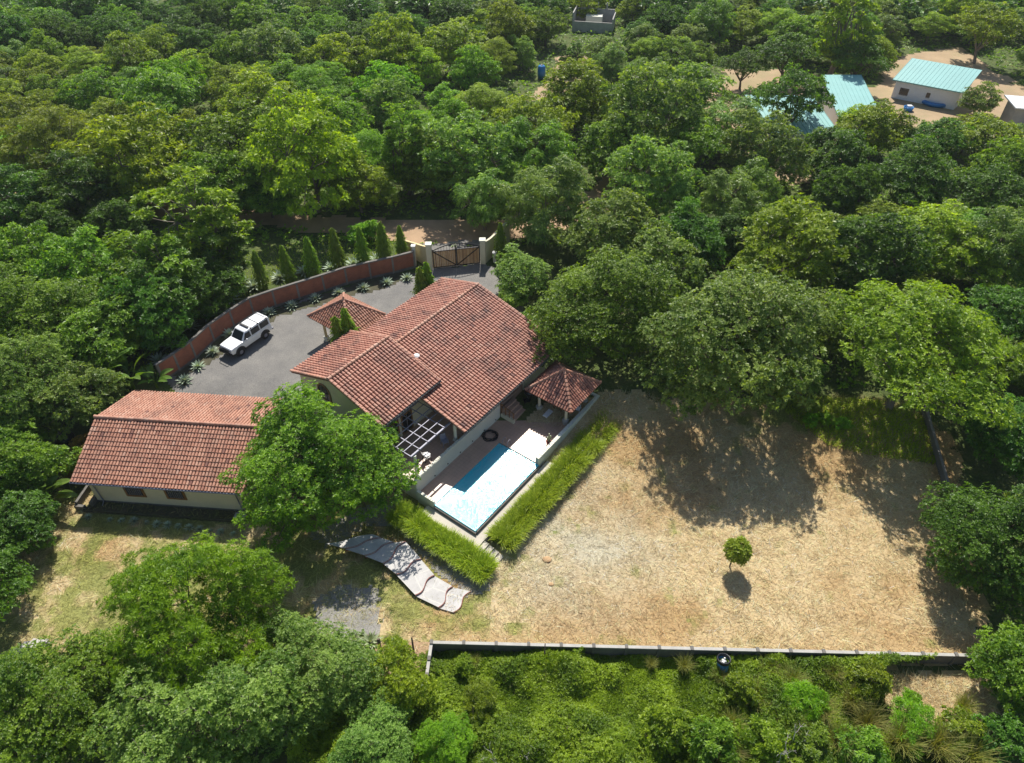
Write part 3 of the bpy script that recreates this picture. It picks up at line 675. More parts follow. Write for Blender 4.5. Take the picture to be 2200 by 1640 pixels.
# ------------------------------------------------------------------ small house on the left
A0, A1 = G(150, 1035, 2.0), G(517, 1060, 2.0); d_ = A1-A0; SW = float(np.linalg.norm(d_))+.25; STH = math.atan2(d_[1], d_[0])
SM = Matrix.Translation(Vector((A0[0], A0[1], 0))) @ Matrix.Rotation(STH, 4, 'Z'); SD = 10.0
sh = thing('small_house', 'small cream house with a plain gabled tile roof and two wooden windows', 'house', np.array(SM @ Vector((SW/2, SD/2, -.9))), STH)
mb = MB(); n = 5; pr = [(.45, -1.1), (.45, 2.02), (SD/2, 3.62), (SD-.45, 2.02), (SD-.45, -1.1)]
v = [(.85, a, b) for a, b in pr]+[(SW-.75, a, b) for a, b in pr]
mb.add(v, [[i, (i+1) % 5, 5+(i+1) % 5, 5+i] for i in range(5)]); mb.add([v[0], v[1], v[3], v[4], v[1], v[2], v[3]], [[0, 1, 2, 3], [4, 5, 6, 6]]); mb.add([v[5], v[6], v[8], v[9], v[6], v[7], v[8]], [[0, 1, 2, 3], [4, 5, 6, 6]])
obj('wall', mb, M['wall'], sh, SM)
mb = MB(); s_ = np.array([0, SD/2, 1.8]); L_ = float(np.linalg.norm(s_)); s_ /= L_
tiles(mb, (0, 0, 2.0), (1, 0, 0), s_, SW, L_, rt, .252, .38); tiles(mb, (SW, SD, 2.0), (-1, 0, 0), s_*[1, -1, 1], SW, L_, rt, .252, .38)
rf = obj('roof', mb, M['tile_new'], sh, SM)
mb = MB(); caps(mb, (0, SD/2, 3.85), (SW, SD/2, 3.85), rt, .15, .4, .6); obj('ridge_cap', mb, M['tile_new'], rf, SM)
mb = MB(); mb.tube([(0, -.07, 1.93), (SW, -.07, 1.93)], .065, 8); obj('gutter', mb, M['steel'], sh, SM)
for x in (1.35, SW-.95):
    mb = MB(); mb.tube([(x, -.05, 1.9), (x, .30, 1.6), (x+.05, .36, -.6), (x+.1, .0, -.72)], .05, 8); obj('downpipe', mb, M['steel'], sh, SM, True)
mb = MB(); mb.box((.84, .44, -1.1), (SW-.74, .449, -.62)); obj('plinth', mb, M['conc_dark'], sh, SM)
idn = lambda p: p
for x in (4.35, 7.55): window(sh, 'v', .45, x-.78, x+.78, .18, 1.42, False, -1, 9, SM, hfn=idn, fw=.16)
mb = MB(); mb.box((.2, -.45, -1.1), (SW-.3, .43, -.8)); mb.box((.2, -.6, -1.1), (SW-.3, -.46, -.66)); obj('apron', mb, M['soil'], sh, SM)
mb = MB(); mb.box((SW-1.3, -.44, -.798), (SW-.5, .05, -.45)); obj('drain_box', mb, M['conc'], sh, SM)
o = thing('planter_wall', 'low concrete planter walls at the left corner of the small house', 'wall', np.array(SM @ Vector((-.2, .6, -.9))), STH)
mb = MB(); mb.box((-.5, -.2, -1.1), (-.3, 2.6, -.25)); mb.box((.55, -.1, -1.1), (.8, 2.2, -.3)); mb.box((-.5, -.45, -1.1), (.3, -.22, -.45)); obj('wall', mb, M['conc_dark'], o, SM)

# ------------------------------------------------------------------ brick wall, gate, fences
PB = [(352, 820), (386, 797), (421, 771), (460, 734), (503, 703), (545, 676), (593, 659), (644, 643), (698, 626), (746, 610), (797, 598), (846, 587), (891, 575)]
PB = [G(*q) for q in PB]
m_, t_, b_, o_ = newmat('clay_brick_wall'); g_ = nd(t_, 'ShaderNodeNewGeometry'); sx_ = nd(t_, 'ShaderNodeSeparateXYZ'); t_.links.new(g_.outputs['Position'], sx_.inputs[0])
ad = nd(t_, 'ShaderNodeMath', operation='MULTIPLY_ADD'); t_.links.new(sx_.outputs[1], ad.inputs[0]); ad.inputs[1].default_value = .6; t_.links.new(sx_.outputs[0], ad.inputs[2])
cb = nd(t_, 'ShaderNodeCombineXYZ'); t_.links.new(ad.outputs[0], cb.inputs[0]); t_.links.new(sx_.outputs[2], cb.inputs[1])
br = nd(t_, 'ShaderNodeTexBrick'); br.inputs['Scale'].default_value = 1.0; br.inputs['Brick Width'].default_value = .28; br.inputs['Row Height'].default_value = .13; br.inputs['Mortar Size'].default_value = .012
br.inputs['Color1'].default_value = (.30, .095, .055, 1); br.inputs['Color2'].default_value = (.38, .135, .075, 1); br.inputs['Mortar'].default_value = (.24, .16, .12, 1); t_.links.new(cb.outputs[0], br.inputs[0])
t_.links.new(mixc(t_, .55, br.outputs[0], ramp(t_, noise(t_, .9, 6, .7), [(.3, (.13, .055, .04)), (.5, (.30, .10, .055)), (.72, (.40, .15, .085))])), b_.inputs['Base Color']); b_.inputs['Roughness'].default_value = .9
M['brickwall'] = m_
M['conc_mid'] = plain('grey_concrete_post', (.21, .19, .17), .9, var=.3, scale=1.5)
bw = thing('brick_wall', 'long curved red brick wall with concrete posts around the gravel court', 'wall', PB[6])
for i in range(len(PB)-1):
    a, b = PB[i], PB[i+1]; mb = MB(); mb.bar((a[0], a[1], .6+.95), (b[0], b[1], .6+.95), .16, 1.98); obj('brick_panel', mb, M['brickwall'], bw)
    mb = MB(); mb.bar((a[0], a[1], 2.6), (b[0], b[1], 2.6), .26, .12); mb.bar((a[0], a[1], .72), (b[0], b[1], .72), .22, .3); obj('coping', mb, M['conc_dark'], bw)
for i, a in enumerate(PB):
    mb = MB(); d = nrm(PB[min(i+1, 12)]-PB[max(i-1, 0)]); an = math.atan2(d[1], d[0])
    mb.box((-.1, -.12, .3), (.1, .12, 2.67), M=Matrix.Translation((a[0], a[1], 0)) @ Matrix.Rotation(an, 4, 'Z')); obj('post', mb, M['conc_mid'], bw)
def hup(b, py):
    lo, hi = b[2], b[2]+8
    for _ in range(40):
        m = (lo+hi)/2
        if PX((b[0], b[1], m))[1] > py: lo = m
        else: hi = m
    return lo
GL, GR = G(925, 578), G(1038, 566); zl, zr = hup(GL, 523), hup(GR, 514)
gate = thing('entrance_gate', 'double wooden plank gate with dark iron frame between two pale posts', 'gate', (GL+GR)/2)
for b, z in ((GL, zl), (GR, zr)):
    mb = MB(); mb.box((b[0]-.28, b[1]-.28, .4), (b[0]+.28, b[1]+.28, z-.12)); p = obj('post', mb, M['wall'], gate); mb = MB(); mb.box((b[0]-.34, b[1]-.34, z-.118), (b[0]+.34, b[1]+.34, z)); obj('cap', mb, M['white_wall'], p)
GLi = GL+(GR-GL)*.055; GRi = GL+(GR-GL)*.945; gm = (GLi+GRi)/2; zt = 2.75
for a, b, s in ((GLi, gm, 0), (gm, GRi, 1)):
    a2 = a+(b-a)*.02; b2 = a+(b-a)*.98; n = 13; mb = MB()
    for k in range(n):
        p, q = a2+(b2-a2)*(k+.04)/n, a2+(b2-a2)*(k+.96)/n; mb.bar((p[0], p[1], .75+1.0), (q[0], q[1], .75+1.0), .05, 2.0, random.Random(k+s*40).random())
    pl_ = obj('plank_panel', mb, M['plank'], gate)
    mb = MB(); off = np.array([0, -.06, 0])
    for p, q in (((a2, .74), (b2, .74)), ((a2, zt), (b2, zt)), ((a2, .7), (a2, 3.0)), ((b2, .7), (b2, 3.35 if s == 0 else 3.0))):
        mb.bar((p[0][0], p[0][1]-.06, p[1]), (q[0][0], q[0][1]-.06, q[1]), .09, .09)
    d0, d1 = ((a2, zt), (b2, .8)) if s == 0 else ((a2, .8), (b2, zt)); mb.bar((d0[0][0], d0[0][1]-.06, d0[1]), (d1[0][0], d1[0][1]-.06, d1[1]), .08, .08)
    arc = []
    for k in range(9):
        x = k/8; p = a2+(b2-a2)*x; xx = x if s == 0 else 1-x; arc.append((p[0], p[1]-.05, zt+.08+.62*math.sin(xx*math.pi/2)))
    mb.tube(arc, .05, 6)
    for k in range(1, 8): p = arc[k]; mb.bar((p[0], p[1], zt), p, .03)
    obj('iron_frame', mb, M['iron'], gate)
def wallrun(name, label, pts, hs, m, thick=.22, cat='wall', cap=None, base=.3):
    t = thing(name, label, cat, pts[len(pts)//2]); mb = MB()
    for i in range(len(pts)-1):
        a, b = np.array(pts[i]), np.array(pts[i+1]); d = nrm((b-a)[:2]); q = np.array([-d[1], d[0], 0])*thick/2
        mb.hexa([np.r_[(a-q)[:2], a[2]-base], np.r_[(b-q)[:2], b[2]-base], np.r_[(b+q)[:2], b[2]-base], np.r_[(a+q)[:2], a[2]-base],
                 np.r_[(a-q)[:2], a[2]+hs[i]], np.r_[(b-q)[:2], b[2]+hs[i+1]], np.r_[(b+q)[:2], b[2]+hs[i+1]], np.r_[(a+q)[:2], a[2]+hs[i]]])
    obj('wall', mb, m, t)
    if cap:
        mb = MB()
        for i in range(len(pts)-1): a, b = pts[i], pts[i+1]; mb.bar((a[0], a[1], a[2]+hs[i]+.035), (b[0], b[1], b[2]+hs[i+1]+.035), thick+.08, .06)
        obj('coping', mb, cap, t)
    return t
pl = [np.array([GL[0]-.25, GL[1]+.1, .6])]; pr_ = [np.array([GR[0]+.25, GR[1]+.1, .6])]
for k in range(1, 8): pl.append(np.array([GL[0]-.25-.33*k-.02*k*k, GL[1]+.1+.62*k-.03*k*k, .6])); pr_.append(np.array([GR[0]+.25+.26*k+.015*k*k, GR[1]+.1+.62*k, .6]))
wallrun('gate_wing_wall', 'cream wing wall sweeping down from the left gate post', pl, [2.75, 2.45, 2.25, 2.1, 2.0, 1.95, 1.95, 2.0], M['yellow'], .24)
wallrun('gate_wing_wall', 'shaded cream wing wall rising from the right gate post', pr_, [2.7, 2.5, 2.4, 2.4, 2.5, 2.6, 2.75, 2.8], M['wall'], .24)
for px, py, lab in ((892, 570, 'small pale pillar with a cap at the gate end of the brick wall'), (1063, 562, 'short pale bollard light beside the drive right of the gate')):
    b = G(px, py); t = thing('pillar', lab, 'pillar', b); A = WM[t]; h_ = 2.4 if px < 1000 else 1.1
    mb = MB(); mb.box((-.17, -.17, -.1), (.17, .17, h_)); obj('shaft', mb, M['white_wall'], t, A); mb = MB(); mb.box((-.23, -.23, h_), (.23, .23, h_+.1)); obj('cap', mb, M['white'], t, A)
def fence(label, pts, h, n, posth=.12):
    t = thing('concrete_fence', label, 'fence', pts[0])
    for i in range(len(pts)-1):
        a, b = np.array(pts[i]), np.array(pts[i+1])
        for k in range(n[i]):
            p, q = a+(b-a)*k/n[i], a+(b-a)*(k+1)/n[i]; mb = MB(); mb.bar((p[0], p[1], p[2]+h/2-.2), (q[0], q[1], q[2]+h/2-.2), .14, h+.4); obj('slab_panel', mb, M['conc_dark'], t)
            mb = MB(); mb.bar((p[0], p[1], p[2]+h+.04), (q[0], q[1], q[2]+h+.04), .2, .08); obj('coping', mb, M['conc'], t)
        for k in range(n[i]+1):
            p = a+(b-a)*k/n[i]
            if k == 0 and i > 0: continue
            mb = MB(); mb.box((p[0]-.1, p[1]-.14, p[2]-.3), (p[0]+.1, p[1]+.14, p[2]+h+.16)); obj('post', mb, M['conc_dark'], t)
    return t
fh = 1.0
def at_h(px, py, h): p = G(px, py, dz=h); p[2] -= h; return p
F0, F1, F2 = at_h(917, 1452, fh), at_h(927, 1381, fh), at_h(2125, 1410, fh)
fence('long low concrete slab fence with posts along the near edge of the dry lawn', [F0, F1, F2], fh, [2, 17])
B0, B1 = at_h(1990, 862, 1.0), at_h(2040, 1032, 1.0)
wallrun('boundary_wall', 'dark narrow boundary wall under the trees at the right side of the lawn', [B0, (B0+B1)/2, B1], [.7, .7, .7], M['conc_dark'], .14, cap=M['conc_mid'])

# flagstone garden steps curving down to the lawn
gs = thing('garden_steps', 'curving grey flagstone steps with red brick risers descending to the lawn', 'steps', G(890, 1230))
Lp = [(700, 1168), (742, 1180), (784, 1195), (824, 1212), (852, 1236), (893, 1281), (943, 1307), (975, 1318)]
Rp = [(800, 1148), (818, 1156), (846, 1166), (872, 1165), (905, 1203), (934, 1238), (973, 1262), (1012, 1273)]
def flag():
    m, t, b, o = newmat('grey_flagstone'); vo = nd(t, 'ShaderNodeTexVoronoi', feature='DISTANCE_TO_EDGE'); vo.inputs['Scale'].default_value = .75
    t.links.new(nd(t, 'ShaderNodeNewGeometry').outputs['Position'], vo.inputs['Vector'])
    col = ramp(t, noise(t, 1.3, 5), [(.3, (.36, .35, .335)), (.7, (.50, .485, .465))])
    col = mixc(t, ramp(t, vo.outputs['Distance'], [(.012, (1, 1, 1)), (.03, (0, 0, 0))]), col, (.52, .50, .46))
    t.links.new(col, b.inputs['Base Color']); b.inputs['Roughness'].default_value = .7; return m
M['flag'] = flag()
NS = 7
for k in range(NS):
    zt_ = -.9+.11*(NS-k)
    def wav(i, f):
        a = G(*Lp[i], -.9+.11*(NS-i)); b = G(*Rp[i], -.9+.11*(NS-i)); p = a+(b-a)*f; d = nrm(G(*Lp[min(i+1, 7)], -.5)-G(*Lp[max(i-1, 0)], -.5)); return p+d*.16*math.sin(f*2*math.pi)
    fr = np.linspace(0, 1, 11); t0 = np.array([wav(k, f) for f in fr]); t1 = np.array([wav(k+1, f) for f in fr]); t0[:, 2] = zt_; t1[:, 2] = zt_
    mb = MB(); v = np.vstack([t0, t1]); mb.add(v, [[i, i+1, 12+i, 11+i] for i in range(10)]); v2 = v.copy(); v2[:, 2] -= .05
    bd = list(range(11))+list(range(21, 10, -1))
    mb.add(np.vstack([v, v2]), [[bd[i], bd[(i+1) % 22], bd[(i+1) % 22]+22, bd[i]+22] for i in range(22)]); obj('tread', mb, M['flag'], gs)
    mb = MB(); v = v2.copy(); v2 = v.copy(); v2[:, 2] -= .35; mb.add(np.vstack([v, v2])*[1, 1, 1], [[bd[i], bd[(i+1) % 22], bd[(i+1) % 22]+22, bd[i]+22] for i in range(11, 21)])
    e0 = t1.copy(); e1 = t1-nrm(t1.mean(0)-t0.mean(0))*.05; e0[:, 2] += .012; e1[:, 2] += .012; mb.add(np.vstack([e0, e1]), [[i, i+1, 12+i, 11+i] for i in range(10)])
    obj('riser', mb, M['riser'], gs)
for px, py, s_, lab in ((1175, 1203, .27, 'tan boulder lying on the dry lawn near the hedge end'), (1184, 1256, .15, 'small tan stone on the dry lawn below the boulder')):
    b = G(px, py); bm = bmesh_rock = MB(); rr = np.random.default_rng(px); n = 14
    th = np.linspace(0, 2*math.pi, n, endpoint=False); prof = []
    for z, r_ in ((-.1, .9), (.15, 1.05), (.42, .95), (.55, .6)):
        q = np.array([r_*(1+.18*vnoise(np.cos(th)*2+px, np.sin(th)*2+z, .7, 3))])[0]; prof.append(np.stack([q*np.cos(th)*1.15, q*np.sin(th)*.85, np.full(n, z)], -1))
    v = np.vstack(prof+[np.array([[0, 0, .6]])])*s_; f = []
    for a in range(3):
        for i in range(n): f.append([a*n+i, a*n+(i+1) % n, (a+1)*n+(i+1) % n, (a+1)*n+i])
    for i in range(n): f.append([3*n+i, 3*n+(i+1) % n, 4*n, 4*n])
    bm.add(v+b, f); solo('boulder', bm, M['stone'], lab, 'stone', b)
def logthing(name, label, pts, rad, m, cat='log'):
    mb = MB(); q = np.array([np.array(p, float) for p in pts]); mb.tube(q, rad, 8); return solo(name, mb, m, label, cat, q[0])
logthing('fence_stake', 'leaning dark wooden stake beside the planting bed', [G(890, 1408), G(886, 1378, dz=.5)+[0, 0, .5]], [.08, .05], M['log'], 'stake')
logthing('log', 'thin branch lying along the lower edge of the planting bed', [G(765, 1437, dz=.06), G(790, 1433, dz=.08), G(825, 1435, dz=.06)], [.05, .06, .04], M['log'])
logthing('stump', 'short upright dark stump among the agaves', [G(818, 1402), G(816, 1386)*[1, 1, 0]+[0, .0, -.1]], [.13, .11], M['log'], 'stump')
logthing('log', 'pale broken log on the grass at the lower left', [G(145, 1440, dz=.15), G(175, 1448, dz=.16), G(212, 1458, dz=.12)], [.12, .15, .1], M['dead'])
for k, (px, py, lab) in enumerate(((80, 1388, 'flat pale timber board stack on the grass at the left edge'), (42, 1406, 'smaller heap of pale stones at the left edge of the grass'))):
    b = G(px, py); mb = MB()
    for j in range(6):
        r = random.Random(j+k*9); A = Matrix.Translation((b[0]+r.uniform(-.3, .3), b[1]+r.uniform(-.2, .2), b[2]+.06*j)) @ Matrix.Rotation(r.uniform(-.25, .25), 4, 'Z')
        s_ = (.7, .12) if k == 0 else (.22, .18); mb.box((-s_[0], -s_[1], 0), (s_[0], s_[1], .07 if k == 0 else .14), M=A)
    solo('timber_pile' if k == 0 else 'rubble_heap', mb, M['dead' if k == 0 else 'conc'], lab, 'pile', b)
# bin at the fence
b = at_h(1549, 1432, .3); b[1] -= .3; t = thing('plastic_barrel', 'blue plastic barrel with a black rim leaning at the fence', 'barrel', b); A = WM[t] @ Matrix.Rotation(R(-14), 4, 'X')
mb = MB(); mb.lathe([(.001, 0), (.3, 0), (.36, .3), (.37, .7), (.36, 1.05)], (0, 0, .1), 20); obj('body', mb, M['blue'], t, A, True)
mb = MB(); mb.lathe([(.35, 1.0), (.43, 1.0), (.45, 1.12), (.43, 1.24), (.36, 1.24), (.34, 1.1)], (0, 0, .12), 24); obj('rim', mb, M['black'], t, A, True)
mb = MB()
for k in range(6):
    r = random.Random(k); mb.tube([(r.uniform(-.15, .15), r.uniform(-.15, .15), .95), (r.uniform(-.2, .2), r.uniform(-.2, .2), 1.2)], .06, 8)
obj('bottle', mb, M['white'], t, A)
# black water tank left of the small house
b = G(140, 948, .4); b[2] = float(zg(b[0], b[1])); t = thing('water_tank', 'round black water tank in the shade left of the small house', 'water tank', b); A = WM[t]
mb = MB(); mb.lathe([(.001, 0), (.8, 0), (.83, .1), (.8, .25), (.83, .4), (.8, .55), (.83, .7), (.8, .85), (.83, 1.0), (.8, 1.25), (.62, 1.45), (.3, 1.56)], (0, 0, 0), 28); obj('body', mb, M['black'], t, A, True)
mb = MB(); mb.lathe([(.31, 1.54), (.31, 1.66), (.001, 1.7)], (0, 0, 0), 20); obj('lid', mb, M['black'], t, A, True)
#PART3
# ------------------------------------------------------------------ the parked off-roader
def make_car():
    f, r_ = G(521, 761.5), G(569, 728); d = nrm((f-r_)*[1, 1, 0]); left = np.array([-d[1], d[0], 0]); mid = (f+r_)/2-left*.72
    rz = math.atan2(d[1], d[0]); t = thing('parked_car', 'white long roofed off-road car parked on the gravel beside the brick wall', 'car', (mid[0], mid[1], float(zg(mid[0], mid[1]))+.03), rz); A = WM[t]
    # profile rings along x (length): list of (x, half-width, z bottom, z shoulder)
    def loft(rings, m, name, par=t):
        mb = MB(); v = []
        for x, pts in rings: v += [(x, y, z) for y, z in pts]+[(x, -y, z) for y, z in reversed(pts)]
        n = len(rings[0][1])*2
        f = [[i*n+j, i*n+(j+1) % n, (i+1)*n+(j+1) % n, (i+1)*n+j] for i in range(len(rings)-1) for j in range(n)]
        mb.add(v, f)
        for e in (0, len(rings)-1):
            q = np.array(v[e*n:(e+1)*n]); mb.add(np.vstack([q, q.mean(0)]), [[j, (j+1) % n, n, n] for j in range(n)])
        return obj(name, mb, m, par, A, False)
    B = lambda hw_, zb, zt: [(hw_-.05, zb), (hw_, zb+.08), (hw_+.01, zt-.12), (hw_-.03, zt-.02), (hw_-.10, zt)]
    loft([(2.42, B(.74, .62, 1.08)), (2.36, B(.80, .55, 1.16)), (1.9, B(.83, .5, 1.21)), (1.05, B(.85, .48, 1.25)), (.9, B(.85, .48, 1.24)), (-2.3, B(.85, .5, 1.24)), (-2.42, B(.82, .55, 1.22))], M['paint'], 'body')
    C = lambda w0, w1, zt: [(w0, 1.22), ((w0+w1)/2+.02, (1.22+zt)/2), (w1+.015, zt-.1), (w1-.03, zt-.02), (w1-.14, zt+.015)]
    loft([(1.02, C(.80, .78, 1.26)), (.45, C(.80, .69, 1.93)), (.30, C(.80, .69, 1.99)), (-1.2, C(.80, .69, 2.02)), (-2.28, C(.80, .68, 2.0)), (-2.40, C(.79, .66, 1.9))], M['paint'], 'cabin')
    mb = MB(); mb.hexa([(1.03, -.66, 1.27), (1.03, .66, 1.27), (1.0, .66, 1.27), (1.0, -.66, 1.27), (.52, -.58, 1.90), (.52, .58, 1.90), (.47, .58, 1.9), (.47, -.58, 1.9)]); obj('windscreen', mb, M['glass'], t, A)
    for s in (1, -1):
        for x0, x1, nm in ((.85, .0, 'window'), (-.14, -1.08, 'window'), (-1.2, -2.2, 'window')):
            y0, y1 = .835*s, .735*s; zt = 1.84; xs = x0-.36 if x0 > .5 else x0
            mb = MB(); mb.hexa([(x0, y0-.03*s, 1.3), (x1, y0-.03*s, 1.3), (x1, y0, 1.3), (x0, y0, 1.3), (xs, y1-.03*s, zt), (x1, y1-.03*s, zt), (x1, y1, zt), (xs, y1, zt)]); obj(nm, mb, M['glass'], t, A)
        mb = MB(); mb.box((.62, .84*s-.02, 1.22), (.70, 1.02*s+.0 if s > 0 else -.84+.02, 1.27)) if s > 0 else mb.box((.62, -1.02, 1.22), (.70, -.82, 1.27)); mb.box((.58, .98*s-.06, 1.2), (.66, .98*s+.09, 1.42)); obj('mirror', mb, M['paint'], t, A)
        mb = MB(); mb.box((2.38, .58*s-.13, .86), (2.44, .58*s+.13, 1.02)); obj('headlight', mb, M['steel'], t, A)
        mb = MB(); mb.box((-2.45, .70*s-.07, .9), (-2.41, .70*s+.07, 1.1)); obj('tail_light', mb, M['riser'], t, A)
        for x in (1.5, -1.48):
            mb = MB(); y = .78*s; w_ = .13
            mb.lathe([(.20, -w_), (.36, -w_), (.395, -w_*.7), (.395, w_*.7), (.36, w_), (.20, w_)], (0, 0, 0), 24)
            Q = A @ Matrix.Translation((x, y, .40)) @ Matrix.Rotation(R(90), 4, 'X'); wh = obj('wheel', mb, M['rubber'], t, Q, True)
            mb = MB(); mb.lathe([(.001, -w_*.8), (.12, -w_*.9), (.2, -w_*.6), (.21, -w_), (.21, w_), (.2, w_*.6), (.12, w_*.9), (.001, w_*.8)], (0, 0, 0), 20); obj('rim', mb, M['steel'], wh, Q)
            mb = MB(); P = [(x+.52*math.cos(a), .86*s, .42+.52*math.sin(a)) for a in np.linspace(.05, math.pi-.05, 9)]
            mb.tube(P, .07, 6); obj('wheel_arch', mb, M['black'], t, A)
            mb = MB(); a_ = np.linspace(0, math.pi, 12); v = [(x, .863*s, .45)]+[(x+.5*math.cos(q), .863*s, .45+.48*math.sin(q)) for q in a_]; mb.add(v, [[0, k, k+1, k+1] for k in range(1, 12)]); obj('arch_lining', mb, M['black'], t, A)
    mb = MB(); mb.box((2.43, -.86, .52), (2.58, .86, .74)); mb.tube([(2.6, -.6, .7), (2.62, -.55, 1.1), (2.62, .55, 1.1), (2.6, .6, .7)], .035, 6); obj('front_bumper', mb, M['black'], t, A)
    mb = MB(); mb.box((-2.56, -.84, .5), (-2.43, .84, .66)); obj('rear_bumper', mb, M['steel'], t, A)
    mb = MB(); mb.box((2.42, -.42, .78), (2.455, .42, 1.03)); obj('grille', mb, M['black'], t, A)
    for x in (-.25, -1.1, -2.1):
        mb = MB(); mb.box((x-.015, -.74, 2.06), (x+.015, .74, 2.085)); mb.box((x-.05, -.74, 1.93), (x+.05, -.69, 2.06)); mb.box((x-.05, .69, 1.93), (x+.05, .74, 2.06)); obj('roof_bar', mb, M['black'], t, A)
    mb = MB(); mb.box((-.16, -.55, 2.05), (-.02, .55, 2.14)); obj('light_bar', mb, M['iron'], t, A)
    mb = MB(); mb.bar((-2.35, -.7, 2.08), (-.3, -.7, 2.08), .04); obj('roof_rail', mb, M['black'], t, A)
    mb = MB(); mb.tube([(-2.5, .5, .8), (-2.62, .5, .8)], .0001, 6); mb.tube([(-2.43, -.2, 1.05), (-2.62, -.2, 1.05)], .36, 20); obj('spare_wheel', mb, M['rubber'], t, A)
make_car()

# ------------------------------------------------------------------ far buildings
def shed(name, label, a, b, c, zb, m=M['teal'], over=.5, lean=None, wins=()):
    """house under one sloping sheet roof: a, b = back (high) corners, c = front corner under a (front d follows)"""
    a, b, c = (np.array(q, float) for q in (a, b, c)); d = c+(b-a)
    ctr = (a+b+c+d)/4; t = thing(name, label, 'house', (ctr[0], ctr[1], zb))
    up = np.array([0, 0, 1.]); mb = MB(); mb.hexa([c-up*.16, d-up*.16, b-up*.16, a-up*.16, c, d, b, a])
    L = np.linalg.norm(b-a); k = int(L/.6)
    for i in range(k+1): p, q = c+(d-c)*i/k, a+(b-a)*i/k; mb.bar(p+up*.012, q+up*.012, .05, .05)
    obj('roof', mb, m, t)
    e1 = nrm(b-a); e2 = nrm(a-c); i = [c+e1*over+e2*over, d-e1*over+e2*over, b-e1*over-e2*over, a+e1*over-e2*over]
    mb = MB(); mb.hexa([np.r_[q[:2], zb-.4] for q in i]+[q-up*.17 for q in i]); obj('wall', mb, M['white'] if m is not M['white'] else M['conc'], t)
    f0, f1 = i[0], i[1]; fd = nrm((f1-f0)*[1, 1, 0]); W_ = np.linalg.norm((f1-f0)[:2]); nrm_ = np.array([fd[1], -fd[0], 0])
    for x0, x1, z0, z1 in wins:
        mb = MB(); p, q = f0+fd*W_*x0+nrm_*.01, f0+fd*W_*x1+nrm_*.01
        mb.bar((p[0], p[1], zb+(z0+z1)/2), (q[0], q[1], zb+(z0+z1)/2), .05, z1-z0); w_ = obj('window', mb, M['glass'], t)
        mb = MB(); mb.bar((p[0]-nrm_[0]*.03, p[1], zb+z0-.05), (q[0], q[1], zb+z0-.05), .14, .1); obj('sill', mb, M['conc'], w_)
    return t
zb_ = .6
a, b, c = G(1960, 125, 5.0), G(2110, 151, 5.0), G(1918, 171, 3.5)
shed('teal_house', 'white house with a broad teal sheet roof standing alone on the right clearing', a, b, c, zb_, wins=((.10, .24, .8, 1.8), (.52, .58, 1.1, 1.8)))
a, b, c = G(1765, 161, 4.6), G(1850, 161, 4.6), G(1801, 250, 3.4)
shed('teal_house', 'narrow teal roofed house end-on in the middle of the clearing', a, b, c, zb_, wins=((.3, .6, .8, 1.9),))
a, b, c = G(1600, 204, 4.8), G(1745, 206, 4.8), G(1650, 286, 3.4)
shed('teal_house', 'teal roofed house half hidden behind a tall branching tree', a, b, c, zb_, wins=((.55, .85, .6, 1.9), (.15, .3, .8, 1.9)))
a, b, c = G(2158, 204, 4.2), G(2290, 214, 4.2), G(2182, 232, 3.6)
shed('white_roofed_house', 'house with a white sheet roof cut by the right edge of the photo', a, b, c, zb_, M['white'])
b = G(1275, 62, .6); t = thing('unfinished_house', 'roofless grey concrete block house far back among the trees', 'house', b, R(-12)); A = WM[t]
mb = MB(); mb.box((-4, -2.6, -.5), (-3.8, 2.6, 3.4)); mb.box((-3.79, -2.6, -.5), (3.8, -2.4, 1.9)); mb.box((-3.79, 2.4, -.5), (3.8, 2.6, 3.1)); mb.box((3.81, -2.6, -.5), (4, 2.6, 2.6)); obj('wall', mb, M['conc'], t, A)
for x in (-1.5, 0.4, 2.2):
    mb = MB(); mb.box((x-.12, 2.2, -.5), (x+.12, 2.39, 4.3)); obj('column', mb, M['conc'], t, A)
mb = MB(); mb.box((-1.6, -.6, -.5), (1.6, 1.2, 2.4)); obj('inner_wall', mb, M['white_wall'], t, A)
b = G(1163, 168, .6); t = thing('water_barrel', 'upright blue barrel beside the far dirt track', 'barrel', b); A = WM[t]
mb = MB(); mb.lathe([(.001, 0), (.62, 0), (.66, .9), (.62, 1.9), (.4, 2.1), (.001, 2.15)], (0, 0, 0), 18); obj('body', mb, M['blue'], t, A, True)
mb = MB(); mb.lathe([(.2, 2.13), (.2, 2.25), (.001, 2.28)], (0, 0, 0), 12); obj('lid', mb, M['black'], t, A)
b = G(2008, 222, .6); t = thing('paddling_pool', 'round blue inflatable paddling pool in front of the teal roofed house', 'paddling pool', b); A = WM[t]
mb = MB(); an = np.linspace(0, 2*math.pi, 25); mb.tube([(2.0*math.cos(q), 2.0*math.sin(q), .35) for q in an], .32, 8, cap=False); obj('ring', mb, M['blue'], t, A, True)
mb = MB(); mb.lathe([(1.9, .36), (.001, .36)], (0, 0, 0), 24); obj('water', mb, M['blue'], t, A)
b = G(2010, 214, .6); t = thing('garden_slide', 'small white slide standing at the blue paddling pool', 'slide', b); A = WM[t]
mb = MB(); mb.hexa([(-1.2, -.25, .6), (1.8, -.25, 2.5), (1.8, .25, 2.5), (-1.2, .25, .6), (-1.2, -.25, .68), (1.8, -.25, 2.58), (1.8, .25, 2.58), (-1.2, .25, .68)]); obj('chute', mb, M['white'], t, A)
for y in (-.22, .22):
    mb = MB(); mb.bar((1.7, y, 2.45), (2.0, y, 0), .08); obj('leg', mb, M['white'], t, A)
b = G(1950, 238, .6); t = thing('washing_tub', 'pale blue tub on the dry ground of the clearing', 'tub', b); A = WM[t]
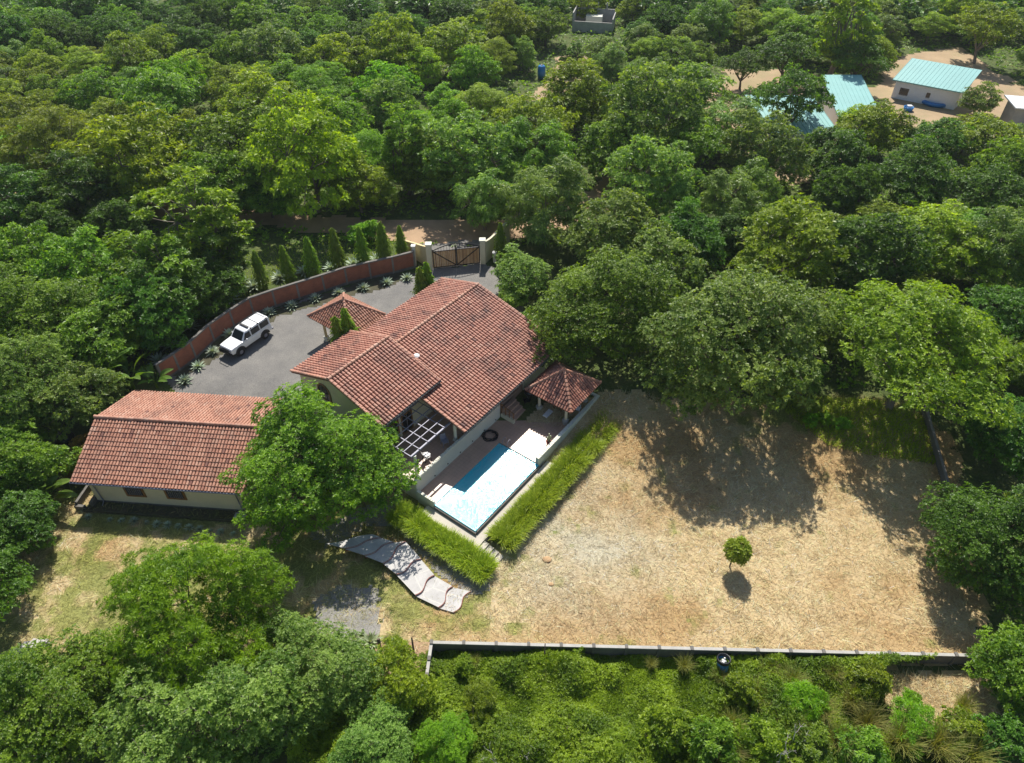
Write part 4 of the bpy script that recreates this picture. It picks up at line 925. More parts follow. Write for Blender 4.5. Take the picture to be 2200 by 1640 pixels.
mb = MB(); mb.lathe([(.001, 0), (.6, 0), (.75, .6), (.68, .6), (.55, .1)], (0, 0, 0), 18); obj('body', mb, M['blue'], t, A, True)
mb = MB(); mb.box((-.35, -.35, .5), (.35, .2, .85)); obj('cover', mb, M['white'], t, A)

# ------------------------------------------------------------------ plants
def sprigs(P, A, k, L, W, rng, flat=.85, tint=None, droop=.12):
    """k pointed leaves round each point of P, opening about the axis A"""
    n = len(P); A = nrm(A); t1 = nrm(np.cross(A, rng.normal(size=(n, 3)))); t2 = np.cross(A, t1)
    an = (np.arange(k)[None]/k*2*math.pi)+rng.uniform(0, 6.28, (n, 1))+rng.normal(0, .35, (n, k))
    d = (np.cos(an)[..., None]*t1[:, None]+np.sin(an)[..., None]*t2[:, None])*flat+A[:, None]*rng.uniform(.05, .75, (n, k, 1)); d = nrm(d)
    ln = (L if np.isscalar(L) else L[:, None])*rng.uniform(.6, 1.35, (n, k)); sd = nrm(np.cross(d, A[:, None]+rng.normal(0, .35, (n, k, 3))))
    p = P[:, None]; l3 = ln[..., None]; dn = np.array([0, 0, -1.])
    v = np.stack([p+d*l3*.08, p+d*l3*.5+sd*l3*W, p+d*l3+dn*l3*droop, p+d*l3*.5-sd*l3*W], 2)
    tt = (.5 if tint is None else tint[:, None])+rng.normal(0, .16, (n, k))
    f = np.arange(n*k*4).reshape(-1, 4); return v.reshape(-1, 3), f, np.clip(tt, 0, 1).ravel()

SHP = {'umbrella': (.62, .36), 'tall': (.54, .45), 'feather': (.55, .40)}       # crown centre and half height as shares of the height
def tree_meshes(name, seed, R0=4.5, H=7.2, ncl=60, spr=24, k=12, L=.42, W=.15, kind='round'):
    """crown and trunk meshes of one tree kind, its base at the origin: limbs carry clumps, clumps carry tufts of leaves"""
    rng = np.random.default_rng(seed); C = []
    hcf, rvf = SHP.get(kind, (.51, .45)); hc = hcf*H; rv = rvf*H; lobes = rng.uniform(0, 6.28, 5); tries = 0
    while len(C) < ncl and tries < 8000:
        tries += 1
        az = rng.uniform(0, 6.28); u = rng.uniform(-.45, 1) if kind != 'umbrella' else rng.uniform(.1, 1)
        if kind == 'tall': u = rng.uniform(-.9, 1)
        rr = rng.uniform(.45, 1.0)**.5; ir = .97+.13*math.sin(2*az+lobes[0])+.11*math.sin(3*az+lobes[1])+.08*math.sin(5*az+lobes[2])
        if rng.random() < .12: rr *= 1.12
        ch = math.sqrt(max(0, 1-u*u)); p = np.array([R0*ir*rr*ch*math.cos(az)*.84, R0*ir*rr*ch*math.sin(az)*.84, hc+rv*u*rr*(1+.24*math.sin(3*az+lobes[3])+.16*math.sin(2*az+lobes[4]))])
        r = R0*rng.uniform(.12, .24)*(1.12 if kind == 'dense' else 1)
        if tries < 5000 and any(np.linalg.norm((p-q)*[1, 1, 1.4]) < .66*(r+s) for q, s in C): continue
        C.append((p, r))
    cr = MB(); ctr = np.array([0, 0, hc-.3*rv])
    for p, r in C:
        n = max(6, int(spr*(r/(R0*.2))**2*rng.uniform(.7, 1.2))); q = nrm(rng.normal(size=(n, 3))); q[:, 2] = np.where(q[:, 2] < -.15, -q[:, 2]*.7, q[:, 2]); q = nrm(q)
        rad = r*rng.uniform(.5, 1.15, n)**.6; lump = 1+.3*np.sin(q[:, 0]*4+seed)*np.cos(q[:, 1]*5); pos = p+q*(rad*lump)[:, None]*np.array([1, 1, .5])
        ax = q*.7+nrm(p-ctr)*.45+np.array([0, 0, .75])+rng.normal(0, .25, (n, 3)); sz = L*rng.uniform(.65, 1.25, n)
        base = np.clip(.44+rng.normal(0, .13)+rng.normal(0, .17, n), 0, 1)
        fl, dr = {'feather': (1.0, .05), 'droop': (.85, .4)}.get(kind, (.85, .12))
        v, f, tt = sprigs(pos, ax, k, sz, W, rng, fl, base, dr); cr.add(v, f, tt)
    n = ncl*3; q = nrm(rng.normal(size=(n, 3))); pos = ctr+np.array([0, 0, .3])+q*rng.uniform(.2, .8, (n, 1))*np.array([R0*.75, R0*.75, rv*.7])
    v, f, tt = sprigs(pos, q+[0, 0, .6], k, L*1.05, W, rng, .9, np.full(n, .35)); cr.add(v, f, tt)
    tk = MB(); th = H*rng.uniform(.2, .32); r0 = .035*H*rng.uniform(.8, 1.1); b = np.array([0, 0, -.3]); bend = rng.normal(0, .25, 2); top = np.array([bend[0], bend[1], th])
    tk.tube([b, [bend[0]*.2, bend[1]*.2, th*.3], [bend[0]*.6, bend[1]*.6, th*.7], top], [r0*1.3, r0, r0*.9, r0*.8], 8)
    nl = 6; limbs = []
    for i in range(nl):
        az = i*2*math.pi/nl+rng.uniform(-.4, .4); e = np.array([R0*.42*math.cos(az), R0*.42*math.sin(az), hc+rv*rng.uniform(-.05, .25)]); m = (top*.5+e*.5)+[0, 0, -.25]+rng.normal(0, .15, 3)
        tk.tube([top, m, e], [r0*.5, r0*.36, r0*.22], 6); limbs.append(e)
    limbs.append(np.array([0, 0, hc+rv*.35])); tk.tube([top, (top+limbs[-1])/2+rng.normal(0, .12, 3), limbs[-1]], [r0*.6, r0*.4, r0*.2], 6)
    for p, r in C:
        e = limbs[int(np.argmin([np.linalg.norm(p-l) for l in limbs]))]; m = (e+p)/2+rng.normal(0, .18, 3)
        tk.tube([e, m, p+(p-e)*.1], [r0*.2, r0*.13, r0*.05], 5, cap=False)
        for _ in range(3): q = nrm(rng.normal(size=3)+[0, 0, .6]); tk.tube([p-(p-e)*.1, p+q*r*.6, p+q*r*1.02], [r0*.06, r0*.045, r0*.02], 4, cap=False)
    return cr.mesh(name+'_crown'), tk.mesh(name+'_trunk', smooth=True)
PROTO = {}
def proto(kind):
    if kind in PROTO: return PROTO[kind]
    spec = {'r': ('round', 5, dict(H=6.6, L=.27, spr=52, ncl=68, W=.2, k=10)), 'd': ('dense', 4, dict(H=6.6, ncl=76, spr=52, L=.27, W=.2, k=10)), 'u': ('umbrella', 3, dict(spr=52, ncl=52, H=6.2, L=.25, W=.2, k=10)), 'f': ('feather', 2, dict(spr=130, ncl=84, k=12, L=.20, W=.10, H=6.6)),
            's': ('droop', 3, dict(spr=40, ncl=56, L=.40, W=.11, H=7.2)), 't': ('tall', 2, dict(spr=34, ncl=46, R0=3.2, H=8.6, L=.30, W=.2, k=10)),
            'N': ('round', 4, dict(spr=150, ncl=112, L=.145, W=.23, k=8, H=6.3)), 'U': ('umbrella', 1, dict(spr=150, ncl=84, L=.145, W=.23, k=8, H=6.0)), 'B': ('dense', 2, dict(R0=1.6, H=2.2, ncl=34, spr=22, k=9, L=.19, W=.2)), 'K': ('feather', 2, dict(R0=1.6, H=2.0, ncl=30, spr=34, k=10, L=.22, W=.08))}[kind]
    PROTO[kind] = [tree_meshes('broadleaf_'+spec[0], 100+ord(kind)*7+i, kind=spec[0], **spec[2]) for i in range(spec[1])]
    return PROTO[kind]
DIM = {'r': (4.5, 6.6, .51), 'd': (4.5, 6.6, .51), 'u': (4.5, 6.2, .62), 'f': (4.5, 6.6, .55), 's': (4.5, 7.2, .51), 't': (3.2, 8.6, .54), 'N': (4.5, 6.3, .51), 'U': (4.5, 6.0, .62), 'B': (1.6, 2.2, .51), 'K': (1.6, 2.0, .55)}
TREES = []
def plant(p, Rr, kind, look, rng, label=None, name='broadleaf_tree', cat='tree', group=None, zs=1.0, bark=None):
    pr = proto(kind); i = int(rng.integers(len(pr))); s = Rr/DIM[kind][0]
    t = bpy.data.objects.new(name, None); COL.objects.link(t); t.location = [float(q) for q in p]; t.rotation_euler = (0, 0, float(rng.uniform(0, 6.28))); t.scale = (s*float(rng.uniform(.88, 1.12)), s*float(rng.uniform(.88, 1.12)), s*zs*float(rng.uniform(.9, 1.12)))
    for nm, me, m in (('crown', pr[i][0], M['leaf'+look]), ('trunk', pr[i][1], M[bark or ('bark' if look in 'SYO' else 'barkd')])):
        o = bpy.data.objects.new(nm, me); COL.objects.link(o); o.parent = t
        if not me.materials: me.materials.append(m)
        o.material_slots[0].link = 'OBJECT'; o.material_slots[0].material = m
    t['category'] = cat
    if group: t['group'] = group
    if label: t['label'] = label
    if name == 'broadleaf_tree': TREES.append((t, float(p[0]), float(p[1]), Rr, kind, look, label))
    return t
rg = np.random.default_rng(21)
def at_px(px, py, wpx, kind):
    """base and crown radius of a tree whose crown shows centred on (px, py), wpx wide"""
    hc = 5.0; Rr = 4.0
    for _ in range(6):
        p = G(px, py, dz=hc); z = PX(p)[2]; Rr = wpx/2*z/CAM_F; hc = Rr/DIM[kind][0]*DIM[kind][1]*DIM[kind][2]
    return np.array([p[0], p[1], float(zg(p[0], p[1]))]), Rr
# (x, y, width of the crown in the photograph, shape, leaf look, label of the ones one can single out)
HAND = [
 (676, 1008, 365, 'N', 'G', 'big leafy tree between the small house and the pool terrace'),
 (425, 1330, 400, 'f', 'F', 'wide feathery bright green tree in the left garden'),
 (655, 1440, 270, 'N', 'S', 'small leaved green tree right of the feathery tree'),
 (80, 1520, 340, 'N', 'G', 'leafy tree in the lower left corner of the photo'),
 (420, 1590, 420, 'N', 'S', 'broad tree at the bottom edge below the feathery tree'),
 (848, 1462, 165, 'd', 'Y', 'compact yellow-green tree beside the planting bed'),
 (800, 1610, 210, 'N', 'S', 'green tree at the bottom edge below the yellow-green tree'),
 (955, 1595, 130, 'f', 'F', 'soft fresh green young tree at the bottom edge near the fence corner'),
 (250, 1440, 150, 'f', 'G', 'low green tree left of the feathery tree'),
 (1590, 740, 390, 'N', 'S', 'large silvery green tree at the top edge of the dry lawn'),
 (1300, 655, 325, 'N', 'G', 'large green tree right of the main tiled roof'),
 (1118, 590, 135, 'r', 'S', 'small silvery tree right of the drive inside the gate'),
 (1700, 790, 140, 's', 'S', 'narrow drooping tree on the right side of the large silvery tree'),
 (1965, 760, 390, 'U', 'O', 'wide olive tree with a leaning pale trunk right of the lawn'),
 (2150, 1175, 345, 'N', 'D', 'big dark green tree at the right edge of the lawn'),
 (2170, 930, 200, 'd', 'D', None), (2190, 1440, 210, 'd', 'G', 'leafy tree at the right end of the concrete fence'),
 (1700, 530, 280, 'r', 'O', None), (1860, 560, 230, 'd', 'D', None), (2010, 520, 230, 'r', 'Y', None), (2130, 540, 190, 's', 'S', None), (2160, 680, 200, 'u', 'D', None),
 (1565, 440, 150, 's', 'S', None), (1420, 560, 220, 'r', 'S', None), (1310, 500, 200, 'd', 'S', None), (1170, 440, 220, 's', 'S', 'silvery tree overhanging the road right of the gate'), (1480, 520, 170, 'd', 'D', None),
 (1390, 400, 210, 'r', 'S', None), (1330, 330, 170, 'd', 'G', None), (1150, 290, 190, 'r', 'Y', None), (1010, 345, 230, 'r', 'S', None), (1150, 340, 170, 's', 'G', None), (930, 360, 170, 'd', 'G', None), (870, 330, 130, 't', 'G', None),
 (1390, 260, 250, 'r', 'S', None), (1240, 215, 180, 'd', 'O', None), (1490, 310, 180, 'u', 'G', None),
 (660, 350, 310, 'r', 'Y', None), (500, 340, 230, 'r', 'G', None), (300, 345, 270, 'r', 'Y', None), (110, 330, 240, 'f', 'O', None), (560, 235, 190, 'r', 'Y', None), (350, 220, 200, 'u', 'G', None), (790, 350, 150, 'f', 'F', None),
 (430, 480, 200, 't', 'O', 'tall thin crowned olive tree left of the conical trees'),
 (50, 570, 220, 'r', 'G', None), (190, 590, 230, 'r', 'G', None), (320, 590, 230, 'r', 'G', None), (70, 700, 260, 'N', 'G', None), (210, 720, 220, 'd', 'G', None), (330, 680, 200, 'd', 'D', None), (60, 830, 260, 'N', 'S', None), (170, 850, 200, 'r', 'S', None), (40, 1000, 200, 'd', 'G', None), (440, 620, 170, 'd', 'D', None), (30, 1130, 170, 'd', 'D', None), (-60, 1010, 260, 'r', 'G', None), (-70, 1250, 240, 'd', 'D', None), (-60, 760, 240, 'r', 'G', None),
 (1700, 225, 200, 'u', 'D', 'dark branching tree in front of the half hidden teal roof'), (1690, 120, 150, 'u', 'D', 'dark umbrella shaped tree on the clearing behind the teal roofs'), (1840, 140, 130, 'u', 'D', None), (1600, 140, 120, 'u', 'D', None),
 (1560, 270, 170, 's', 'S', None), (1640, 330, 180, 'r', 'S', None), (1470, 210, 200, 'u', 'S', None), (1880, 290, 150, 'r', 'O', None), (2020, 300, 170, 'u', 'D', None), (2120, 300, 170, 'u', 'O', None), (1790, 340, 170, 'd', 'D', None), (2105, 218, 85, 'r', 'S', 'low grey-green tree at the right corner of the far teal house'), (2180, 380, 170, 'd', 'G', None), (1960, 390, 180, 'd', 'D', None),
 (2120, 70, 150, 'u', 'O', None), (1090, 75, 130, 'd', 'O', 'dense yellow-olive tree far back above the gate'), (980, 100, 160, 'r', 'Y', None), (850, 110, 150, 'r', 'Y', None), (730, 130, 150, 'r', 'Y', None), (590, 110, 150, 'r', 'S', None), (1810, 60, 150, 't', 'Y', None),
 (50, 440, 200, 'd', 'D', None), (170, 425, 190, 'd', 'D', None), (290, 400, 160, 'r', 'Y', None), (470, 405, 190, 'r', 'G', None), (770, 405, 150, 'r', 'Y', None), (575, 425, 130, 'd', 'G', None), (345, 650, 130, 't', 'D', None), (475, 548, 120, 't', 'D', None), (360, 590, 150, 't', 'G', None), (1845, 278, 115, 'r', 'Y', None), (1040, 440, 150, 's', 'S', None), (250, 490, 120, 'd', 'D', None), (120, 500, 150, 'd', 'D', None),
 (1215, 128, 40, 't', 'D', None), (1240, 118, 36, 't', 'D', None)]
for x, y, wd, kd, lk, lb in HAND:
    p, Rr = at_px(x, y, wd, kd); plant(p, Rr, kd, lk, rg, lb)
# the rest of the forest, spaced by crown size
def clear_of(x, y, r):
    for t in TREES:
        if math.hypot(x-t[1], y-t[2]) < .68*(r+t[3]): return False
    return True
INNER = gp((-200, 470), (560, 480), (1050, 500), (1250, 480), (1450, 720), (1800, 800), (2020, 880), (2120, 1500)) + [np.array([40, 5, 0]), np.array([-60, 5, 0])]
BAN = [CLEAR, CLEAR2, COURT]
cand = []
for _ in range(9000):
    y = rg.uniform(16, 158)
    half = (y*CP+43*SP)*.74+4; x = rg.uniform(-half, half); cand.append((x, y))
def inroad(x, y):
    return bool(inpoly(np.array([x]), np.array([y]), ROAD)[0])
nf = 0
KEEP = [(1885, 110, 2130, 238, 110), (1762, 150, 1900, 246, 103), (1640, 210, 1790, 292, 97), (1225, 20, 1330, 76, 156), (1120, 120, 1265, 215, 118), (2150, 195, 2290, 245, 112)]
def hides(x, y, r):
    x0, yb, d = PX((x-r, y, 1.0)); x1 = PX((x+r, y, 1.0))[0]; yt = PX((x, y+r*.5, r*1.42))[1]
    return any(y < q[4] and x1 > q[0] and x0 < q[2] and yt < q[3] and yb > q[1] for q in KEEP)
for x, y in cand:
    if len(TREES) >= 292: break
    r = rg.uniform(2.9, 5.2)
    if inpoly(np.array([x]), np.array([y]), INNER)[0] or inroad(x, y) : continue
    if any(inpoly(np.array([x, x, x-r*.6, x+r*.6]), np.array([y, y-r*.9, y, y]), q).any() for q in BAN): continue
    if not clear_of(x, y, r) or hides(x, y, r): continue
    if x < -45 and y < 30: continue
    px, py, _ = PX((x, y, 5)); u = vnoise(x, y, 18, 3)*.6+rg.uniform(0, .4)
    shade = (y > 128 and x < -5)
    if shade: lk = 'D' if rg.random() < .8 else 'G'  # shadow over the far left forest is put into darker leaf colour
    elif px < 1000: lk = 'YGYOGFSG'[int(u*7.99)]
    elif px < 1500: lk = 'SGSDYGSS'[int(u*7.99)]
    else: lk = 'SDGOSGYD'[int(u*7.99)]
    kd = {'Y': 'rruf', 'G': 'rrds', 'D': 'dddu', 'S': 'rssr', 'O': 'rudr', 'F': 'ffrf'}[lk][int(rg.integers(4))]
    plant((x, y, float(zg(x, y))), r, kd, lk, rg); nf += 1
print('trees', len(TREES), 'fill', nf)
# labels for the trees that have none: look and shape first, then the belt of forest, then the count from the left among its likes
LOOK = {'Y': 'bright yellow-green', 'G': 'mid green', 'D': 'dark green', 'S': 'silvery green', 'O': 'olive green', 'F': 'fresh light green'}
SHAPE = {'r': 'round crowned', 'd': 'dense', 'u': 'flat topped', 'f': 'feathery', 's': 'drooping', 't': 'slim tall', 'N': 'large leafy', 'U': 'wide'}
def belt(x, y):
    if y < 48: return 'left of the small house' if x < 0 else 'right of the dry lawn'
    if y < 71: return 'left of the brick wall' if x < -5 else 'between lawn and road'
    if x > 30 and y < 125: return 'around the teal roofs'
    for lim, s in ((84, 'along the far roadside'), (97, 'behind the roadside trees'), (112, 'in the middle forest'), (128, 'in the far forest'), (140, 'near the top edge'), (999, 'at the top edge')):
        if y < lim: return s
ONE = 'first second third fourth fifth sixth seventh eighth ninth tenth eleventh twelfth thirteenth fourteenth fifteenth sixteenth seventeenth eighteenth nineteenth twentieth'.split()
ORD = ONE+['twenty-'+q for q in ONE[:9]]+['thirtieth']+['thirty-'+q for q in ONE[:9]]+['fortieth']+['forty-'+q for q in ONE[:9]]+['fiftieth']+['fifty-'+q for q in ONE[:9]]
bk = {}
for T in TREES:
    if T[6]: continue
    bk.setdefault((T[5], T[4], belt(T[1], T[2])), []).append(T)
for (lk, kd, be), ts in bk.items():
    ts.sort(key=lambda T: PX((T[1], T[2], 5))[0])
    for i, T in enumerate(ts):
        T[0]['label'] = f"{LOOK[lk]} {SHAPE[kd]} tree {be}" + ('' if len(ts) == 1 else f", {ORD[i]} from the left")
        T[0]['group'] = 'trees of the surrounding forest'
for T in TREES:
    if 'group' not in T[0]: T[0]['group'] = 'trees of the surrounding forest'

# columnar (weeping) trees along the brick wall and by the roofs
def columnar_meshes(seed, H=4.8, r=.75):
    rng = np.random.default_rng(seed); n = 2600; z = H*(rng.uniform(0, 1, n)**.8); fr = z/H
    rad = r*np.where(fr < .25, .6+1.6*fr, 1.0*(1-((fr-.25)/.75)**1.5))*rng.uniform(.45, 1.08, n); az = rng.uniform(0, 6.28, n)
    rad = rad*(1+.22*np.sin(az*5+z*4)+.15*np.sin(z*9+az*2))
    P = np.stack([rad*np.cos(az), rad*np.sin(az), z+.25], -1); ax = np.stack([np.cos(az), np.sin(az), np.full(n, .2)], -1)
    d = nrm(np.stack([np.cos(az)*.55, np.sin(az)*.55, -rng.uniform(.5, 1.2, n)], -1)+rng.normal(0, .18, (n, 3))); sd = nrm(np.cross(d, ax+rng.normal(0, .3, (n, 3))))
    L = rng.uniform(.22, .42, n)[:, None]; v = np.stack([P, P+d*L*.5+sd*L*.16, P+d*L, P+d*L*.5-sd*L*.16], 1)
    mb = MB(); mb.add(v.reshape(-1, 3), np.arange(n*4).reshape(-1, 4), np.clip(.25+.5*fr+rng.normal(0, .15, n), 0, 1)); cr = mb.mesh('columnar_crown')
    mb = MB(); mb.tube([(0, 0, -.2), (.03, 0, H*.5), (0, .02, H*.95)], [.09, .06, .02], 7); return cr, mb.mesh('columnar_trunk', smooth=True)
CM = [columnar_meshes(70+i) for i in range(4)]
def column(px, pb, pt, label, group=None, k=0, base=None):
    b = G(px, pb) if base is None else base; h = hup(b, pt)-b[2]
    t = bpy.data.objects.new('columnar_tree', None); COL.objects.link(t); t.location = [float(q) for q in b]; s = h/5.0; t.scale = (max(s, .75)*.9, max(s, .75)*.9, s); t.rotation_euler = (0, 0, k*1.3)
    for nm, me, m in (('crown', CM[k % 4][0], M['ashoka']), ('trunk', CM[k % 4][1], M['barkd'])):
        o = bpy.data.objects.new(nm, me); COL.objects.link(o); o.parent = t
        if not me.materials: me.materials.append(m)
    props(t, label, 'tree', group)
cg = 'columnar trees of the garden'
cl = [(866, 561, 484), (829, 572, 476), (785, 580, 487), (731, 587, 490), (678, 605, 508), (625, 612, 527), (568, 622, 538)]
for i, (x, b_, t_) in enumerate(cl): column(x, b_, t_, f"columnar tree outside the brick wall, {ORD[i]} from the gate", cg, i)
def column_v(px, py, v, label, k):
    """a columnar tree whose tip shows at (px, py), standing on the line v of the house frame"""
    c = huv(px, py, 'v', v); b = hw(c[0], v, .55); q = PX(b); column(px, 0, py, label, cg, k, base=b)
column_v(900, 573, -15.9, 'left one of the two columnar trees standing behind the main roof ridge', 1); column_v(915, 563, -15.9, 'right one of the two columnar trees standing behind the main roof ridge', 2)
column_v(718, 680, -16.2, 'smaller columnar tree in front of the entrance shelter', 3); column_v(738, 662, -16.2, 'larger columnar tree in front of the entrance shelter', 0)
column(1076, 560, 478, 'dark columnar tree right of the gate', cg, 2)

# agaves
def agave_mesh(seed, n=34, r=.62):
    rng = np.random.default_rng(seed); mb = MB()
    for i in range(n):
        az = i*2.399+rng.uniform(-.15, .15); el = R(8+72*(i/n))+rng.uniform(-.1, .1); L = r*rng.uniform(.85, 1.12)*(1-.25*i/n)
        h = np.array([math.cos(az), math.sin(az), 0]); sd = np.array([-h[1], h[0], 0]); cur = np.array([0, 0, .05]); w0 = .055*r/.6; rows = []
        for k in range(4):
            w_ = w0*(1, 1.25, .8, .06)[k]; rows += [cur-sd*w_, cur+[0, 0, -.25*w_], cur+sd*w_]; e = el-.16*k; cur = cur+(h*math.cos(e)+np.array([0, 0, 1])*math.sin(e))*L/3
        mb.add(rows, [[3*k+j, 3*k+j+1, 3*k+j+4, 3*k+j+3] for k in range(3) for j in range(2)], float(np.clip(.35+.5*i/n+rng.normal(0, .12), 0, 1)))
    return mb.mesh('agave_leaves')
AM = [agave_mesh(i) for i in range(4)]
def agave(px, py, s, label, group, mat_='agave', k=0, dz=.0):
    b = G(px, py); o = bpy.data.objects.new('agave_plant', AM[k % 4]); COL.objects.link(o); o.location = (float(b[0]), float(b[1]), float(b[2])+dz); o.scale = (s,)*3; o.rotation_euler = (0, 0, k*.9)
    if not AM[k % 4].materials: AM[k % 4].materials.append(M['agave'])
    o.material_slots[0].link = 'OBJECT'; o.material_slots[0].material = M[mat_]; props(o, label, 'plant', group)
og = [(811, 562), (761, 571), (712, 580), (655, 588), (602, 600), (547, 619), (499, 646), (446, 679), (409, 706), (371, 743), (343, 780)]
for i, (x, y) in enumerate(og): agave(x, y, 1.9, f"grey-green agave outside the brick wall, {ORD[i]} from the gate", 'agaves along the brick wall', k=i)
ig = [(875, 601), (831, 610), (781, 622), (728, 633), (678, 645), (627, 661), (579, 675), (494, 722), (458, 759), (426, 791), (398, 821)]
for i, (x, y) in enumerate(ig): agave(x, y, 1.45, f"grey-green agave on the court side of the brick wall, {ORD[i]} from the gate", 'agaves along the brick wall', k=i+1)
sx = [270, 510, 640, 780, 920, 1035, 1155, 1275, 1400, 1515, 1640, 1755, 1895]; sy = [690, 725, 735, 740, 755, 775, 785, 800, 815, 835, 845, 860, 885]
for i in range(13): agave(140+sx[i]/5.24, 980+sy[i]/5.24, (.62, .55, .58, .8, .45, .72, .72, .6, .75, .75, .4, .7, .55)[i], f"small shaded agave in front of the small house, {ORD[i]} from the left", 'agaves in a row before the small house', k=i)
for i, (x, y, s, lb) in enumerate(((761, 1379, 1.35, 'pale agave at the gravel patch, half hidden by the tree'), (797, 1382, 1.5, 'largest pale agave in the soil bed beside the gravel patch'), (775, 1412, 1.2, 'pale agave low on the left of the soil bed'), (811, 1418, 1.1, 'pale agave beside the upright stump in the soil bed'))): agave(x, y, s, lb, 'pale agaves in the soil bed', 'agave_bright', i)

# banana and fan palms
def paddle_plant(px, py, n, L, label, fan=False, seed=0, h=.6, name='banana_plant'):
    rng = np.random.default_rng(seed); b = G(px, py); t = thing(name, label, 'plant', b); A = WM[t]; mb = MB(); st = MB()
    for i in range(n):
        if fan: th = (i-(n-1)/2)/n*2.6; d = np.array([math.sin(th), .12*rng.normal(), math.cos(th)+.25])
        else: az = i*2.4+rng.uniform(-.3, .3); d = np.array([math.cos(az)*.8, math.sin(az)*.8, rng.uniform(.5, 1.3)])
        d = nrm(d); l = L*rng.uniform(.8, 1.15); base = np.array([0, 0, h*.9]); p1 = base+d*l*.5; st.tube([(0, 0, .1), base, p1], [.07, .05, .03], 5, cap=False)
        out = nrm(d*[1, 1, 0]+1e-3); sd = nrm(np.cross(d, [0, 0, 1])+rng.normal(0, .2, 3)); cur = p1; rows = []
        for k in range(6):
            w_ = l*.13*(.45, 1, 1.1, 1, .75, .08)[k]; up = np.cross(sd, d); rows += [cur-sd*w_+up*w_*.25, cur, cur+sd*w_+up*w_*.25]; d2 = nrm(d+out*.18*k+np.array([0, 0, -.17*k])); cur = cur+d2*l*.16
        mb.add(rows, [[3*k+j, 3*k+j+1, 3*k+j+4, 3*k+j+3] for k in range(5) for j in range(2)], float(rng.uniform(.1, .9)))
    obj('leaf_crown', mb, M['paddle'], t, A); st.tube([(0, 0, -.2), (0, 0, h)], [.16, .12], 8); obj('stem', st, M['paddle'], t, A)
paddle_plant(240, 842, 9, 2.6, 'big banana plant with pale paddle leaves behind the small house roof', False, 1, 1.4)
paddle_plant(290, 838, 8, 2.2, 'banana plant close behind the small house roof ridge end', False, 2, 1.0)
paddle_plant(338, 832, 10, 1.7, 'banana plant at the left end of the brick wall', False, 3, .5)
paddle_plant(112, 1090, 13, 2.5, 'fan shaped palm beside the left corner of the small house', True, 4, .9, 'fan_palm')
# lone citrus tree
def citrus():
    b = G(1567, 1217); t = thing('citrus_tree', 'small round yellow-green tree standing alone on the dry lawn', 'tree', b); A = WM[t]; rng = np.random.default_rng(9)
    n = 420; q = nrm(rng.normal(size=(n, 3))); P = np.array([.25, 0, 2.0])+q*rng.uniform(.45, 1.0, (n, 1))**.5*np.array([.88, .88, .85])*(1+.12*np.sin(q[:, :1]*6)); v, f, tt = sprigs(P, q+[0, 0, .5], 6, .24, .2, rng)
    mb = MB(); mb.add(v, f, tt); obj('crown', mb, M['citrus'], t, A)
    mb = MB(); mb.tube([(0, 0, -.1), (.03, 0, .7), (.22, 0, 1.6)], [.06, .05, .04], 7)
    for k in range(6): a = k*1.05; mb.tube([(.1, 0, 1.0), (.2+.4*math.cos(a), .4*math.sin(a), 1.9)], [.03, .012], 5)
    obj('trunk', mb, M['barkd'], t, A)
citrus()
# grass hedges
def hedge(label, u0, u1, v0, v1, n, seed, h0):
    rng = np.random.default_rng(seed); u = rng.uniform(u0, u1, n); v = rng.uniform(v0, v1, n)
    P = np.array([hw(0, 0, 0)])+u[:, None]*(hw(1, 0, 0)-hw(0, 0, 0))+v[:, None]*(hw(0, 1, 0)-hw(0, 0, 0)); P[:, 2] = h0
    L = rng.uniform(.7, 1.25, n)*(.6+.7*fbm(P[:, 0], P[:, 1], 1.0, 8)); cen = (v0+v1)/2; hd = (hw(0, 1, 0)-hw(0, 0, 0)); hu = hw(1, 0, 0)-hw(0, 0, 0)
    if u1-u0 > v1-v0: out = (v-cen)/(v1-v0)*2; a0 = math.atan2(hd[1], hd[0])
    else: out = (u-(u0+u1)/2)/(u1-u0)*2; a0 = math.atan2(hu[1], hu[0])
    wd = np.where(out > 0, a0, a0+math.pi); mb = blades(n, P, L, rng.uniform(.05, .095, n), rng.uniform(.3, 1.1, n)+.25*np.abs(out), np.clip(rng.normal(.5, .25, n)-.15*fbm(P[:, 0], P[:, 1], .8, 2), 0, 1), rng, 3, wind=wd)
    t = thing('grass_hedge', label, 'hedge', P.mean(0)); obj('foliage', mb, M['hedge'], t)
    mb = MB(); hb(mb, (u0+.1, u1-.1), (v0+.1, v1-.1), (-1.2, h0+.05)); obj('soil_bed', mb, M['ground'], t, HM)
hedge('long thick grass hedge between the pool deck and the dry lawn', .35, 19, 5.05, 6.8, 22000, 1, -.7)
hedge('shorter grass hedge between the pool walkway and the flagstone steps', -2.95, -1.45, -2.2, 6.9, 11000, 2, -.7)

